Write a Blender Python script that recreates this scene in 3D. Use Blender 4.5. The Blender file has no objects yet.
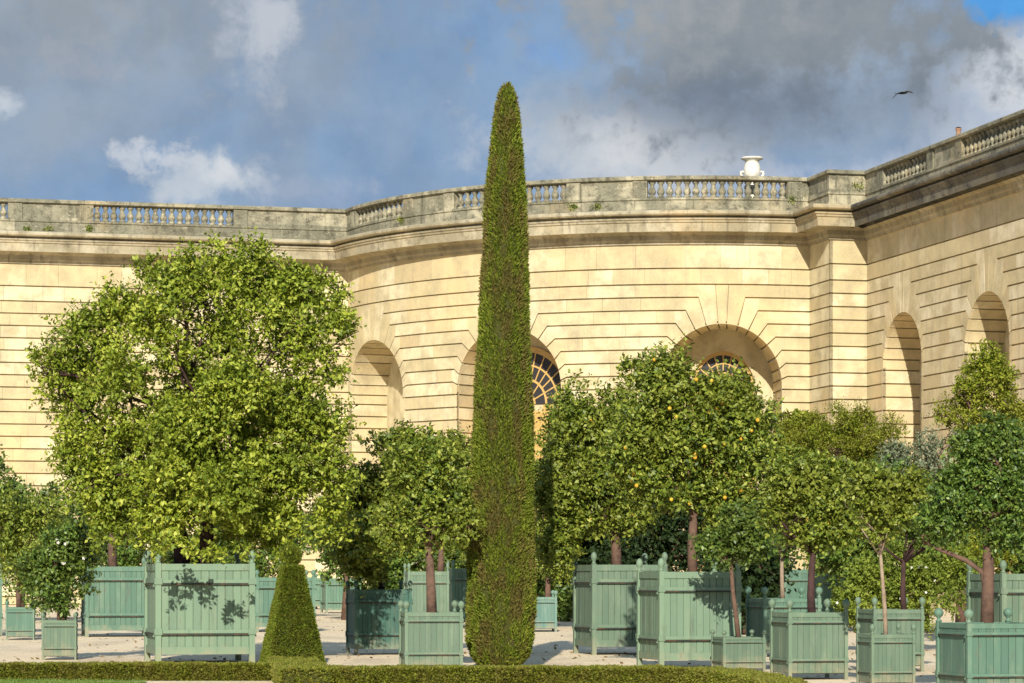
import bpy, math, random
import numpy as np
from math import sin, cos, pi, radians, sqrt, atan2

random.seed(7)
rng = np.random.default_rng(11)
scene = bpy.context.scene
COL = scene.collection

# ------------------------------------------------------------------ camera numbers
F = 2755.0          # focal length in pixels (1024 wide)
YH = 575.0          # row of the horizon
EYE = 1.6


def wx(px, Y):
    return (px - 512.0) * Y / F


def wz(py, Y):
    return EYE - (py - YH) * Y / F


def ydepth(py):
    return F * EYE / (py - YH)


# ------------------------------------------------------------------ bookkeeping
def tag(o, label=None, cat=None, group=None, kind=None):
    if label:
        o['label'] = label
    if cat:
        o['category'] = cat
    if group:
        o['group'] = group
    if kind:
        o['kind'] = kind
    return o


def empty(name, loc, rz=0.0):
    o = bpy.data.objects.new(name, None)
    COL.objects.link(o)
    o.location = loc
    o.rotation_euler = (0, 0, rz)
    o.empty_display_size = 0.2
    return o


class MB:
    """collects polygons; builds one mesh object"""

    def __init__(self):
        self.v = []
        self.f = []
        self.r = []

    def add(self, vs, fs, r=None):
        b = len(self.v)
        self.v.extend(vs)
        for f in fs:
            self.f.append(tuple(i + b for i in f))
            self.r.append(random.random() if r is None else r)

    def box(self, x0, x1, y0, y1, z0, z1, r=None, bev=0.0, M=None):
        vs = [(x0, y0, z0), (x1, y0, z0), (x1, y1, z0), (x0, y1, z0),
              (x0, y0, z1), (x1, y0, z1), (x1, y1, z1), (x0, y1, z1)]
        if M:
            vs = [M(*p) for p in vs]
        fs = [(0, 3, 2, 1), (4, 5, 6, 7), (0, 1, 5, 4), (1, 2, 6, 5), (2, 3, 7, 6), (3, 0, 4, 7)]
        self.add(vs, fs, random.random() if r is None else r)

    def lathe(self, prof, cx=0, cy=0, cz=0, seg=16, r=None):
        vs = []
        for (rad, z) in prof:
            for k in range(seg):
                a = 2 * pi * k / seg
                vs.append((cx + rad * cos(a), cy + rad * sin(a), cz + z))
        fs = []
        for i in range(len(prof) - 1):
            for k in range(seg):
                k2 = (k + 1) % seg
                fs.append((i * seg + k, i * seg + k2, (i + 1) * seg + k2, (i + 1) * seg + k))
        fs.append(tuple(range(seg))[::-1])
        n = (len(prof) - 1) * seg
        fs.append(tuple(n + k for k in range(seg)))
        self.add(vs, fs, r)

    def tube(self, pts, rad, seg=7, r=None):
        pts = [np.array(p, float) for p in pts]
        vs = []
        n = len(pts)
        for i, p in enumerate(pts):
            d = pts[min(i + 1, n - 1)] - pts[max(i - 1, 0)]
            d = d / (np.linalg.norm(d) + 1e-9)
            u = np.cross(d, (0.31, 0.95, 0.11))
            u /= np.linalg.norm(u) + 1e-9
            w = np.cross(d, u)
            for k in range(seg):
                a = 2 * pi * k / seg
                q = p + rad[i] * (cos(a) * u + sin(a) * w)
                vs.append(tuple(q))
        fs = []
        for i in range(n - 1):
            for k in range(seg):
                k2 = (k + 1) % seg
                fs.append((i * seg + k, i * seg + k2, (i + 1) * seg + k2, (i + 1) * seg + k))
        fs.append(tuple((n - 1) * seg + k for k in range(seg)))
        fs.append(tuple(range(seg))[::-1])
        self.add(vs, fs, r)

    def mesh(self, name, mat, origin=(0, 0, 0), smooth=False):
        me = bpy.data.meshes.new(name)
        v = np.array(self.v, float) - np.array(origin, float)
        me.from_pydata(v.tolist(), [], self.f)
        at = me.attributes.new('rnd', 'FLOAT', 'FACE')
        at.data.foreach_set('value', np.array(self.r, np.float32))
        me.materials.append(mat)
        if smooth:
            me.polygons.foreach_set('use_smooth', [True] * len(me.polygons))
        me.update()
        return me

    def build(self, name, mat, parent=None, origin=None, smooth=False, local=False):
        if origin is None:
            origin = (0, 0, 0) if (parent is None or local) else world_loc(parent)
        me = self.mesh(name, mat, origin, smooth)
        o = bpy.data.objects.new(name, me)
        COL.objects.link(o)
        if parent:
            o.parent = parent
        return o


def world_loc(o):
    l = np.array(o.location, float)
    p = o.parent
    while p:
        l = l + np.array(p.location, float)
        p = p.parent
    return tuple(l)


def quads_object(name, P, U, V, rnd, mat, parent=None, origin=(0, 0, 0), fold=0.0, N=None, kite=0.45):
    """many kite-shaped leaves: P base point, U length vector, V half width vector"""
    n = len(P)
    P = P - np.array(origin, float)
    vs = np.empty((n, 4, 3), np.float32)
    vs[:, 0] = P
    mid = P + U * kite
    lift = 0 if N is None else N * fold
    vs[:, 1] = mid + V + lift
    vs[:, 2] = P + U
    vs[:, 3] = mid - V + lift
    me = bpy.data.meshes.new(name)
    me.vertices.add(n * 4)
    me.vertices.foreach_set('co', vs.reshape(-1))
    me.loops.add(n * 4)
    me.loops.foreach_set('vertex_index', np.arange(n * 4, dtype=np.int32))
    me.polygons.add(n)
    me.polygons.foreach_set('loop_start', np.arange(0, n * 4, 4, dtype=np.int32))
    me.polygons.foreach_set('loop_total', np.full(n, 4, np.int32))
    at = me.attributes.new('rnd', 'FLOAT', 'FACE')
    at.data.foreach_set('value', rnd.astype(np.float32))
    me.materials.append(mat)
    me.update()
    me.validate()
    o = bpy.data.objects.new(name, me)
    COL.objects.link(o)
    if parent:
        o.parent = parent
    return o


# ------------------------------------------------------------------ materials
def new_mat(name):
    m = bpy.data.materials.new(name)
    m.use_nodes = True
    nt = m.node_tree
    b = nt.nodes['Principled BSDF']
    return m, nt, b


def N(nt, t, **kw):
    n = nt.nodes.new(t)
    for k, v in kw.items():
        setattr(n, k, v)
    return n


def L(nt, a, b):
    nt.links.new(a, b)


def ramp(nt, stops, fac=None, interp='LINEAR'):
    n = N(nt, 'ShaderNodeValToRGB')
    cr = n.color_ramp
    cr.interpolation = interp
    while len(cr.elements) < len(stops):
        cr.elements.new(0.5)
    for e, (p, c) in zip(cr.elements, stops):
        e.position = p
        e.color = (*c, 1)
    if fac is not None:
        L(nt, fac, n.inputs[0])
    return n


def noise(nt, scale, detail=4, rough=0.55, vec=None, dist=0.0):
    n = N(nt, 'ShaderNodeTexNoise')
    n.inputs['Scale'].default_value = scale
    n.inputs['Detail'].default_value = detail
    n.inputs['Roughness'].default_value = rough
    n.inputs['Distortion'].default_value = dist
    if vec is not None:
        L(nt, vec, n.inputs['Vector'])
    return n


def mix(nt, a, b, fac, blend='MIX'):
    n = N(nt, 'ShaderNodeMix', data_type='RGBA', blend_type=blend)
    for sock, val in ((n.inputs[0], fac), (n.inputs[6], a), (n.inputs[7], b)):
        if isinstance(val, (int, float)):
            sock.default_value = val
        elif isinstance(val, tuple):
            sock.default_value = (*val, 1)
        else:
            L(nt, val, sock)
    return n.outputs[2]


def mapr(nt, v, a, b, c=0.0, d=1.0):
    n = N(nt, 'ShaderNodeMapRange')
    n.interpolation_type = 'SMOOTHSTEP'
    L(nt, v, n.inputs[0])
    n.inputs[1].default_value = a
    n.inputs[2].default_value = b
    n.inputs[3].default_value = c
    n.inputs[4].default_value = d
    return n.outputs[0]


def bump(nt, h, strength, dist, bsdf):
    n = N(nt, 'ShaderNodeBump')
    n.inputs['Strength'].default_value = strength
    n.inputs['Distance'].default_value = dist
    L(nt, h, n.inputs['Height'])
    L(nt, n.outputs[0], bsdf.inputs['Normal'])


def pos(nt, scale=(1, 1, 1)):
    g = N(nt, 'ShaderNodeNewGeometry')
    m = N(nt, 'ShaderNodeMapping')
    m.inputs['Scale'].default_value = scale
    L(nt, g.outputs['Position'], m.inputs['Vector'])
    return m.outputs[0]


def rnd_attr(nt):
    a = N(nt, 'ShaderNodeAttribute', attribute_name='rnd')
    return a.outputs['Fac']


def stone_mat(name, c0, c1, c2, dirt, streak, dirtcol=(0.10, 0.09, 0.07)):
    m, nt, b = new_mat(name)
    base = ramp(nt, [(0.0, c0), (0.35, c1), (0.7, c2), (0.86, tuple(x * 1.0 for x in c2)), (0.93, (c1[0] * 0.86, c1[1] * 0.80, c1[2] * 0.78)), (1.0, c1)], rnd_attr(nt))
    n1 = noise(nt, 0.9, 6, 0.6, pos(nt))
    f = mapr(nt, n1.outputs[0], 0.35, 0.7)
    c = mix(nt, base.outputs[0], tuple(x * 0.78 for x in c1), f)
    n1b = noise(nt, 0.28, 4, 0.6, pos(nt, (1, 1, 0.8)))
    c = mix(nt, c, (c2[0] * 1.02, c2[1] * 0.86, c2[2] * 0.66), mapr(nt, n1b.outputs[0], 0.5, 0.72, 0, 0.55))
    # rain streaks, narrow in plan and long in height
    n2 = noise(nt, 1.0, 5, 0.65, pos(nt, (3.2, 3.2, 0.22)))
    f2 = mapr(nt, n2.outputs[0], 0.52, 0.72, 0.0, streak)
    c = mix(nt, c, dirtcol, f2)
    n3 = noise(nt, 1.6, 8, 0.7, pos(nt))
    f3 = mapr(nt, n3.outputs[0], 0.50, 0.66, 0.0, dirt)
    c = mix(nt, c, dirtcol, f3)
    n4 = noise(nt, 14, 6, 0.7, pos(nt))
    c = mix(nt, c, (0.5, 0.5, 0.5), 0.35, 'OVERLAY') if False else c
    c = mix(nt, c, tuple(min(1, x * 1.25) for x in c2), mapr(nt, n4.outputs[0], 0.5, 0.75, 0, 0.35))
    L(nt, c, b.inputs['Base Color'])
    b.inputs['Roughness'].default_value = 0.9
    b.inputs['Specular IOR Level'].default_value = 0.2
    if name == 'weathered_stone':
        n5 = noise(nt, 4.2, 7, 0.75, pos(nt, (1, 1, 1.6)))
        c = mix(nt, c, (0.50, 0.45, 0.32), mapr(nt, n5.outputs[0], 0.56, 0.68, 0, 0.7))
        c = mix(nt, c, (0.055, 0.05, 0.035), mapr(nt, n5.outputs[0], 0.46, 0.36, 0, 0.6))
        L(nt, c, b.inputs['Base Color'])
    bump(nt, n4.outputs[0], 0.5, 0.03, b)
    return m


M_WALL = stone_mat('limestone', (0.59, 0.47, 0.265), (0.575, 0.475, 0.275), (0.69, 0.605, 0.395), 0.36, 0.36, (0.33, 0.28, 0.20))
M_WING = stone_mat('limestone_streaked', (0.64, 0.52, 0.30), (0.60, 0.49, 0.28), (0.72, 0.62, 0.42), 0.25, 0.45, (0.32, 0.27, 0.19))
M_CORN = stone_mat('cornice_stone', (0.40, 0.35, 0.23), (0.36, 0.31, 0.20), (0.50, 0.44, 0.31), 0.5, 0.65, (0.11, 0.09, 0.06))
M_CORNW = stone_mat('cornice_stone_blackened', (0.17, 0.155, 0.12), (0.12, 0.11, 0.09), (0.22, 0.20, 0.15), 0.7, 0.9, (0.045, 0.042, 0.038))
M_PARA = stone_mat('weathered_stone', (0.33, 0.30, 0.21), (0.23, 0.215, 0.15), (0.46, 0.41, 0.28), 0.8, 0.75, (0.085, 0.08, 0.055))


def leaf_mat(name, stops, rough=0.42, transl=0.17, scale=0.9, tint=None, tfac=0.0, spec=0.5, stretch=1.0):
    m, nt, b = new_mat(name)
    r = ramp(nt, stops, rnd_attr(nt))
    c = r.outputs[0]
    if tint:
        n1 = noise(nt, scale, 4, 0.6, pos(nt, (1, 1, stretch)))
        c = mix(nt, c, tint, mapr(nt, n1.outputs[0], 0.42, 0.62, 0, tfac))
    L(nt, c, b.inputs['Base Color'])
    b.inputs['Roughness'].default_value = rough
    b.inputs['Specular IOR Level'].default_value = spec
    t = N(nt, 'ShaderNodeBsdfTranslucent')
    L(nt, mix(nt, c, (1.0, 1.0, 0.35), 0.5, 'MULTIPLY'), t.inputs['Color'])
    ms = N(nt, 'ShaderNodeMixShader')
    ms.inputs[0].default_value = transl
    L(nt, b.outputs[0], ms.inputs[1])
    L(nt, t.outputs[0], ms.inputs[2])
    L(nt, ms.outputs[0], nt.nodes['Material Output'].inputs['Surface'])
    return m


def gr(*cs):
    n = len(cs)
    return [(i / (n - 1), c) for i, c in enumerate(cs)]


LEAF = {
    'bright': leaf_mat('leaf_bright', gr((0.09, 0.14, 0.012), (0.23, 0.29, 0.022), (0.34, 0.39, 0.035), (0.52, 0.54, 0.09)), rough=0.55, spec=0.3, tint=(0.12, 0.18, 0.015), tfac=0.5),
    'mid': leaf_mat('leaf_mid', gr((0.045, 0.08, 0.010), (0.13, 0.19, 0.018), (0.23, 0.28, 0.03), (0.42, 0.44, 0.08)), rough=0.5, spec=0.35, tint=(0.20, 0.22, 0.025), tfac=0.5),
    'dark': leaf_mat('leaf_dark', gr((0.035, 0.08, 0.014), (0.08, 0.15, 0.022), (0.14, 0.22, 0.032), (0.25, 0.32, 0.06)), rough=0.45, spec=0.4, tint=(0.10, 0.13, 0.02), tfac=0.5),
    'olive': leaf_mat('leaf_grey_olive', gr((0.14, 0.17, 0.09), (0.21, 0.24, 0.13), (0.30, 0.32, 0.20)), rough=0.6, spec=0.25),
    'thuja': leaf_mat('leaf_feathery', gr((0.12, 0.17, 0.012), (0.20, 0.25, 0.02), (0.28, 0.31, 0.03), (0.34, 0.32, 0.05)), rough=0.7, spec=0.15, tint=(0.25, 0.22, 0.04), tfac=0.4),
    'deep': leaf_mat('leaf_painted_shade', gr((0.012, 0.025, 0.008), (0.022, 0.042, 0.012), (0.04, 0.065, 0.016)), rough=0.6, spec=0.15, transl=0.1),  # dense shade under the front trees, put into the leaf colour
    'rose': leaf_mat('leaf_rose', gr((0.13, 0.18, 0.02), (0.22, 0.28, 0.03), (0.32, 0.36, 0.06)), rough=0.6, spec=0.25, tint=(0.08, 0.13, 0.015), tfac=0.5),
}
# clipped evergreens carry brown patches where the shears opened them
M_CYP = leaf_mat('cypress_needles', gr((0.08, 0.115, 0.014), (0.145, 0.195, 0.02), (0.21, 0.26, 0.026), (0.30, 0.32, 0.05)), rough=0.75, transl=0.2, scale=5.0, tint=(0.19, 0.135, 0.05), tfac=0.75, spec=0.1, stretch=0.35)
M_YEW = leaf_mat('yew_needles', gr((0.07, 0.105, 0.012), (0.12, 0.165, 0.018), (0.175, 0.22, 0.022), (0.24, 0.27, 0.035)), rough=0.7, transl=0.2, scale=6, tint=(0.13, 0.13, 0.02), tfac=0.6, spec=0.1)
M_BOX = leaf_mat('box_leaves', gr((0.08, 0.10, 0.012), (0.145, 0.17, 0.018), (0.22, 0.24, 0.025), (0.30, 0.29, 0.05)), rough=0.6, transl=0.2, scale=4, tint=(0.20, 0.16, 0.04), tfac=0.5, spec=0.2)
M_GRASS = leaf_mat('grass_blades', gr((0.09, 0.16, 0.02), (0.14, 0.22, 0.03), (0.2, 0.27, 0.05)), rough=0.6)


def simple(name, col, rough=0.6, spec=0.4, nscale=None, namt=0.3, col2=None, bmp=0.0, metallic=0.0):
    m, nt, b = new_mat(name)
    if nscale:
        n1 = noise(nt, nscale, 6, 0.65, pos(nt))
        c = mix(nt, col, col2 or tuple(x * 0.6 for x in col), mapr(nt, n1.outputs[0], 0.4, 0.68, 0, namt))
        L(nt, c, b.inputs['Base Color'])
        if bmp:
            bump(nt, n1.outputs[0], bmp, 0.02, b)
    else:
        b.inputs['Base Color'].default_value = (*col, 1)
    b.inputs['Roughness'].default_value = rough
    b.inputs['Specular IOR Level'].default_value = spec
    b.inputs['Metallic'].default_value = metallic
    return m


M_CORE = simple('inner_twigs', (0.060, 0.068, 0.018), 0.95, 0.05, 6, 0.6, (0.05, 0.035, 0.015))
M_BARK = simple('bark', (0.16, 0.095, 0.065), 0.9, 0.2, 9, 0.7, (0.07, 0.045, 0.035), 0.6)
M_BARKP = simple('bark_pale', (0.33, 0.25, 0.17), 0.9, 0.2, 9, 0.6, (0.17, 0.11, 0.08), 0.6)
M_BARKD = simple('bark_dark', (0.075, 0.04, 0.035), 0.9, 0.2, 9, 0.7, (0.03, 0.02, 0.018), 0.6)
M_SOIL = simple('soil', (0.06, 0.04, 0.028), 0.95, 0.1, 12, 0.6, (0.03, 0.02, 0.015), 0.8)
M_IRON = simple('black_iron', (0.018, 0.03, 0.024), 0.6, 0.4, 7, 0.9, (0.11, 0.05, 0.025))
M_MARBLE = simple('white_marble', (0.78, 0.74, 0.64), 0.6, 0.3, 3.5, 0.7, (0.52, 0.47, 0.36), 0.4)
M_TERRA = simple('terracotta', (0.36, 0.20, 0.12), 0.8, 0.2, 5, 0.4)
M_OCHRE = simple('ochre_paint', (0.55, 0.36, 0.12), 0.5, 0.4, 4, 0.35, (0.42, 0.22, 0.05))
M_GLASS = simple('dark_glass', (0.035, 0.033, 0.035), 0.45, 0.25)
M_FRUIT = simple('orange_peel', (0.62, 0.33, 0.03), 0.55, 0.3, 4, 0.8, (0.55, 0.48, 0.05))
M_PETAL = simple('white_petal', (0.75, 0.72, 0.66), 0.7, 0.2)
M_BIRD = simple('bird_plumage', (0.018, 0.018, 0.02), 0.7, 0.2)


def tub_mat(name, board=True):
    m, nt, b = new_mat(name)
    oi = N(nt, 'ShaderNodeObjectInfo')
    n1 = noise(nt, 2.5, 6, 0.65, pos(nt, (2.2, 2.2, 0.5)))
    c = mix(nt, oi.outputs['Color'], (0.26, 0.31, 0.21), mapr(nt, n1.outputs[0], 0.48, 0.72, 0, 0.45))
    r = rnd_attr(nt)
    g = ramp(nt, [(0, (0.78, 0.80, 0.80)), (1, (1.08, 1.05, 1.02))], r)
    c = mix(nt, c, g.outputs[0], 1.0, 'MULTIPLY')
    n2 = noise(nt, 9, 8, 0.7, pos(nt, (1, 1, 0.35)))
    c = mix(nt, c, (0.13, 0.12, 0.085), mapr(nt, n2.outputs[0], 0.57, 0.70, 0, 0.6))
    n6 = noise(nt, 1.3, 6, 0.7, pos(nt, (2.5, 2.5, 0.3)))
    c = mix(nt, c, (0.075, 0.085, 0.06), mapr(nt, n6.outputs[0], 0.55, 0.72, 0, 0.5))
    # splashed dirt near the ground
    g2 = N(nt, 'ShaderNodeNewGeometry')
    sx = N(nt, 'ShaderNodeSeparateXYZ')
    L(nt, g2.outputs['Position'], sx.inputs[0])
    n3 = noise(nt, 5, 5, 0.6, pos(nt))
    ad = N(nt, 'ShaderNodeMath', operation='ADD')
    L(nt, sx.outputs[2], ad.inputs[0])
    L(nt, n3.outputs[0], ad.inputs[1])
    c = mix(nt, c, (0.33, 0.27, 0.17), mapr(nt, ad.outputs[0], 0.45, 0.85, 0.5, 0.0))
    L(nt, c, b.inputs['Base Color'])
    b.inputs['Roughness'].default_value = 0.62
    b.inputs['Specular IOR Level'].default_value = 0.35
    bump(nt, n2.outputs[0], 0.25, 0.01, b)
    return m


M_TUB = tub_mat('green_paint')
GREEN = (0.135, 0.202, 0.134, 1)
TEAL = (0.105, 0.196, 0.138, 1)
GREEN_SHADED = (0.05, 0.125, 0.095, 1)  # planter green darkened to carry the leaf shade in its colour


def gravel():
    m, nt, b = new_mat('gravel_ground')
    n1 = noise(nt, 0.35, 5, 0.6, pos(nt))
    n2 = noise(nt, 26, 3, 0.7, pos(nt))
    n3 = noise(nt, 2.5, 6, 0.65, pos(nt))
    c = mix(nt, (0.90, 0.71, 0.45), (0.84, 0.64, 0.39), mapr(nt, n1.outputs[0], 0.35, 0.65))
    c = mix(nt, c, (0.52, 0.41, 0.28), mapr(nt, n3.outputs[0], 0.5, 0.72, 0, 0.5))
    n9 = noise(nt, 1.0, 5, 0.6, pos(nt, (0.55, 0.16, 1)))
    c = mix(nt, c, (0.55, 0.42, 0.27), mapr(nt, n9.outputs[0], 0.48, 0.66, 0, 0.6))
    v = N(nt, 'ShaderNodeTexVoronoi')
    v.inputs['Scale'].default_value = 22
    L(nt, pos(nt), v.inputs['Vector'])
    sp = N(nt, 'ShaderNodeSeparateColor')
    L(nt, v.outputs['Color'], sp.inputs[0])
    c = mix(nt, c, (0.86, 0.78, 0.62), mapr(nt, sp.outputs[0], 0.55, 1.0, 0, 0.5))
    c = mix(nt, c, (0.26, 0.19, 0.13), mapr(nt, sp.outputs[1], 0.7, 1.0, 0, 0.45))
    L(nt, c, b.inputs['Base Color'])
    b.inputs['Roughness'].default_value = 0.95
    bump(nt, v.outputs['Distance'], 0.8, 0.03, b)
    return m


M_GRAVEL = gravel()
M_LAWN = simple('lawn_soil', (0.09, 0.14, 0.025), 0.9, 0.1, 3, 0.4)

# ------------------------------------------------------------------ GROUND
g = MB()
g.add([(-700, -60, 0), (700, -60, 0), (700, 1800, 0), (-700, 1800, 0)], [(0, 1, 2, 3)])
tag(g.build('gravel_ground', M_GRAVEL), kind='structure')

# ------------------------------------------------------------------ BUILDING
A = np.array((0.970, 0.242))      # along the gallery
B = np.array((0.242, -0.970))     # along the wing, towards the viewer
C0 = np.array((9.6, 159.2))
RR = 20.0
TH0, TH1 = radians(68.9), radians(-16.0)


def arc_pt(th, n=0.0):
    return C0 + (RR + n) * np.array((-sin(th), -cos(th)))


J = arc_pt(TH0)
K1 = arc_pt(TH1)
K2 = K1 + B * 2.95            # pier front left corner
K3 = K2 + A * 1.95            # pier front right corner


class Straight:
    def __init__(self, p, d, length):
        self.p, self.d, self.len = np.array(p), np.array(d), length
        self.n = np.array((self.d[1], -self.d[0]))

    def map(self, s, z, n=0.0):
        q = self.p + self.d * s + self.n * n
        return (q[0], q[1], z)


class Skew:
    """an opening whose reveal is not square to the wall"""
    def __init__(self, seg, k):
        self.seg, self.k, self.len = seg, k, seg.len

    def map(self, s, z, n=0.0):
        return self.seg.map(s - self.k * n, z, n)


class Arc:
    def __init__(self):
        self.len = RR * (TH0 - TH1)

    def map(self, s, z, n=0.0):
        q = arc_pt(TH0 - s / RR, n)
        return (q[0], q[1], z)


GL = 52.0
SEG_G = Straight(J - A * GL, A, GL)
SEG_R = Arc()
SEG_P1 = Straight(K1, B, 2.95)
SEG_P2 = Straight(K2, A, 1.95)
SEG_W0 = K3 + B * 0.0
SEG_W = Straight(K3, B, 48.0)

LINES = [17.10, 16.29]
z = 16.29
while z > 0.7:
    z -= 0.66
    LINES.append(z)
LINES.append(0.0)
LINES = LINES[::-1]
PHI = {16.29: 86, 15.63: 75, 14.97: 64, 14.31: 53, 13.65: 41.5, 12.99: 27, 12.33: 16, 11.67: 6}
PHI_S = {16.29: 86, 15.63: 74, 14.97: 61, 14.31: 48, 13.65: 34.5, 12.99: 21, 12.33: 8}
GV = 0.037
TOPZ = 18.5


def panel(mb, seg, grid, n0=0.0, n1=-0.15, r=None):
    """grid[i][j] of (s,z): front face + skirts"""
    nu, nv = len(grid), len(grid[0])
    vs = [seg.map(s, z, n0) for col in grid for (s, z) in col]
    fs = [(i * nv + j, (i + 1) * nv + j, (i + 1) * nv + j + 1, i * nv + j + 1)
          for i in range(nu - 1) for j in range(nv - 1)]
    border = [(i, 0) for i in range(nu)] + [(nu - 1, j) for j in range(1, nv)] + \
             [(i, nv - 1) for i in range(nu - 2, -1, -1)] + [(0, j) for j in range(nv - 2, 0, -1)]
    b0 = len(vs)
    for (i, j) in border:
        s, z = grid[i][j]
        vs.append(seg.map(s, z, n1))
    m = len(border)
    for k in range(m):
        i, j = border[k]
        i2, j2 = border[(k + 1) % m]
        fs.append((i * nv + j, b0 + k, b0 + (k + 1) % m, i2 * nv + j2))
    mb.add(vs, fs, random.random() if r is None else r)


def rect_run(mb, seg, s0, s1, z0, z1):
    if s1 - s0 < 0.02:
        return
    s = s0
    first = True
    while s < s1 - 1e-6:
        w = random.uniform(1.1, 2.6)
        e = s + w
        if s1 - e < 0.9:
            e = s1
        k = max(1, int((e - s) / 0.7))
        gap = 0.0 if first else 0.010
        cols = [s + gap + (e - s - gap) * i / k for i in range(k + 1)]
        panel(mb, seg, [[(c, z0), (c, z1)] for c in cols])
        s = e
        first = False


def arch_x(r, zc, z):
    return r if z <= zc else sqrt(max(0.0, r * r - (z - zc) ** 2))


def wall(mb, seg, arches, z_lo=0.0, ext=(0.22, 0.22)):
    """arches: list of (sc, r, zc, philist)"""
    arches = sorted(arches)
    # backing surface with the openings cut out
    ss = set([0.0, seg.len])
    k = int(seg.len / 0.8)
    for i in range(k + 1):
        s = seg.len * i / k
        if all(abs(s - a[0]) > a[1] + 0.15 for a in arches):
            ss.add(s)
    for (sc, r, zc, ph) in arches:
        for i in range(33):
            s = sc - r * cos(pi * i / 32)
            if 0 <= s <= seg.len:
                ss.add(s)
    ss = sorted(ss)
    ss = [v for k_, v in enumerate(ss) if k_ == 0 or v - ss[k_ - 1] > 1e-4]
    for a, b in zip(ss[:-1], ss[1:]):
        if b - a < 1e-5:
            continue
        m = (a + b) / 2
        la = lb = z_lo
        for (sc, r, zc, ph) in arches:
            if abs(m - sc) < r:
                la = zc + sqrt(max(0, r * r - (a - sc) ** 2))
                lb = zc + sqrt(max(0, r * r - (b - sc) ** 2))
        ax_ = a - ext[0] if a == ss[0] else a
        bx_ = b + ext[1] if b == ss[-1] else b
        mb.add([seg.map(ax_, la, -0.15), seg.map(bx_, lb, -0.15), seg.map(bx_, TOPZ, -0.15), seg.map(ax_, TOPZ, -0.15)], [(0, 1, 2, 3)])
    # stones
    zl = LINES + [TOPZ]
    for z0, z1 in zip(zl[:-1], zl[1:]):
        a0, a1 = z0 + GV, z1 - GV
        if z1 > 17.0 or not arches or z0 >= 16.28:
            rect_run(mb, seg, 0.0, seg.len, a0, a1)
            continue
        edges = []
        cur = 0.0
        for (sc, r, zc, ph) in arches:
            def ends(zq):
                key = round(zq, 2)
                for kk, p in ph.items():
                    if abs(kk - key) < 0.02:
                        p = radians(p)
                        ax, az = r * cos(p), zc + r * sin(p)
                        kx = min((zq - zc) / math.tan(p), ax + (0.32 if p < radians(35) else 99))
                        return p, kx
                return None, r
            p0, k0 = ends(z0)
            p1, k1 = ends(z1)
            if p0 is None and z0 > zc:
                p0, k0 = 0.0, r
            KK = max(k0, k1) + 0.06
            d = GV / r

            def arcpt(p, zq, sign):
                if p is None:
                    return (r, zq)
                p = p + sign * d
                return (r * cos(p), zc + r * sin(p))
            e0 = arcpt(p0, a0, +1)
            e1 = arcpt(p1, a1, -1)
            low = [(KK, a0), (k0, a0), ((k0 + e0[0]) / 2, (a0 + e0[1]) / 2), e0]
            up = [(KK, a1), (k1, a1), ((k1 + e1[0]) / 2, (a1 + e1[1]) / 2), e1]
            for sgn in (-1, 1):
                grid = []
                for i in range(4):
                    col = []
                    for j in range(5):
                        v = j / 4
                        x = low[i][0] * (1 - v) + up[i][0] * v
                        zz = low[i][1] * (1 - v) + up[i][1] * v
                        if i == 3:
                            if p0 is not None and p1 is not None:
                                pp = (p0 + d) * (1 - v) + (p1 - d) * v
                                x, zz = r * cos(pp), zc + r * sin(pp)
                            else:
                                x = arch_x(r, zc, zz)
                        col.append((sc + sgn * x, zz))
                    grid.append(col)
                s_lo = min(q[0] for q in grid[0])
                if sc + sgn * KK < 0.0 or sc + sgn * KK > seg.len:
                    grid = [[(min(max(q[0], 0.0), seg.len), q[1]) for q in col] for col in grid]
                panel(mb, seg, grid)
            if sc - KK > cur:
                rect_run(mb, seg, cur, sc - KK, a0, a1)
            cur = sc + KK
        if cur < seg.len:
            rect_run(mb, seg, cur, seg.len, a0, a1)
    # keystones
    for (sc, r, zc, ph) in arches:
        p = radians(86)
        kx = (16.29 - zc) / math.tan(p)
        d = GV / r
        grid = []
        for i in range(5):
            t = -1 + 2 * i / 4
            pa = pi / 2 - t * (pi / 2 - p - d)
            grid.append([(sc + r * cos(pa), zc + r * sin(pa)), (sc + t * (kx - 0.03), 16.29 - GV)])
        panel(mb, seg, grid)


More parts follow.
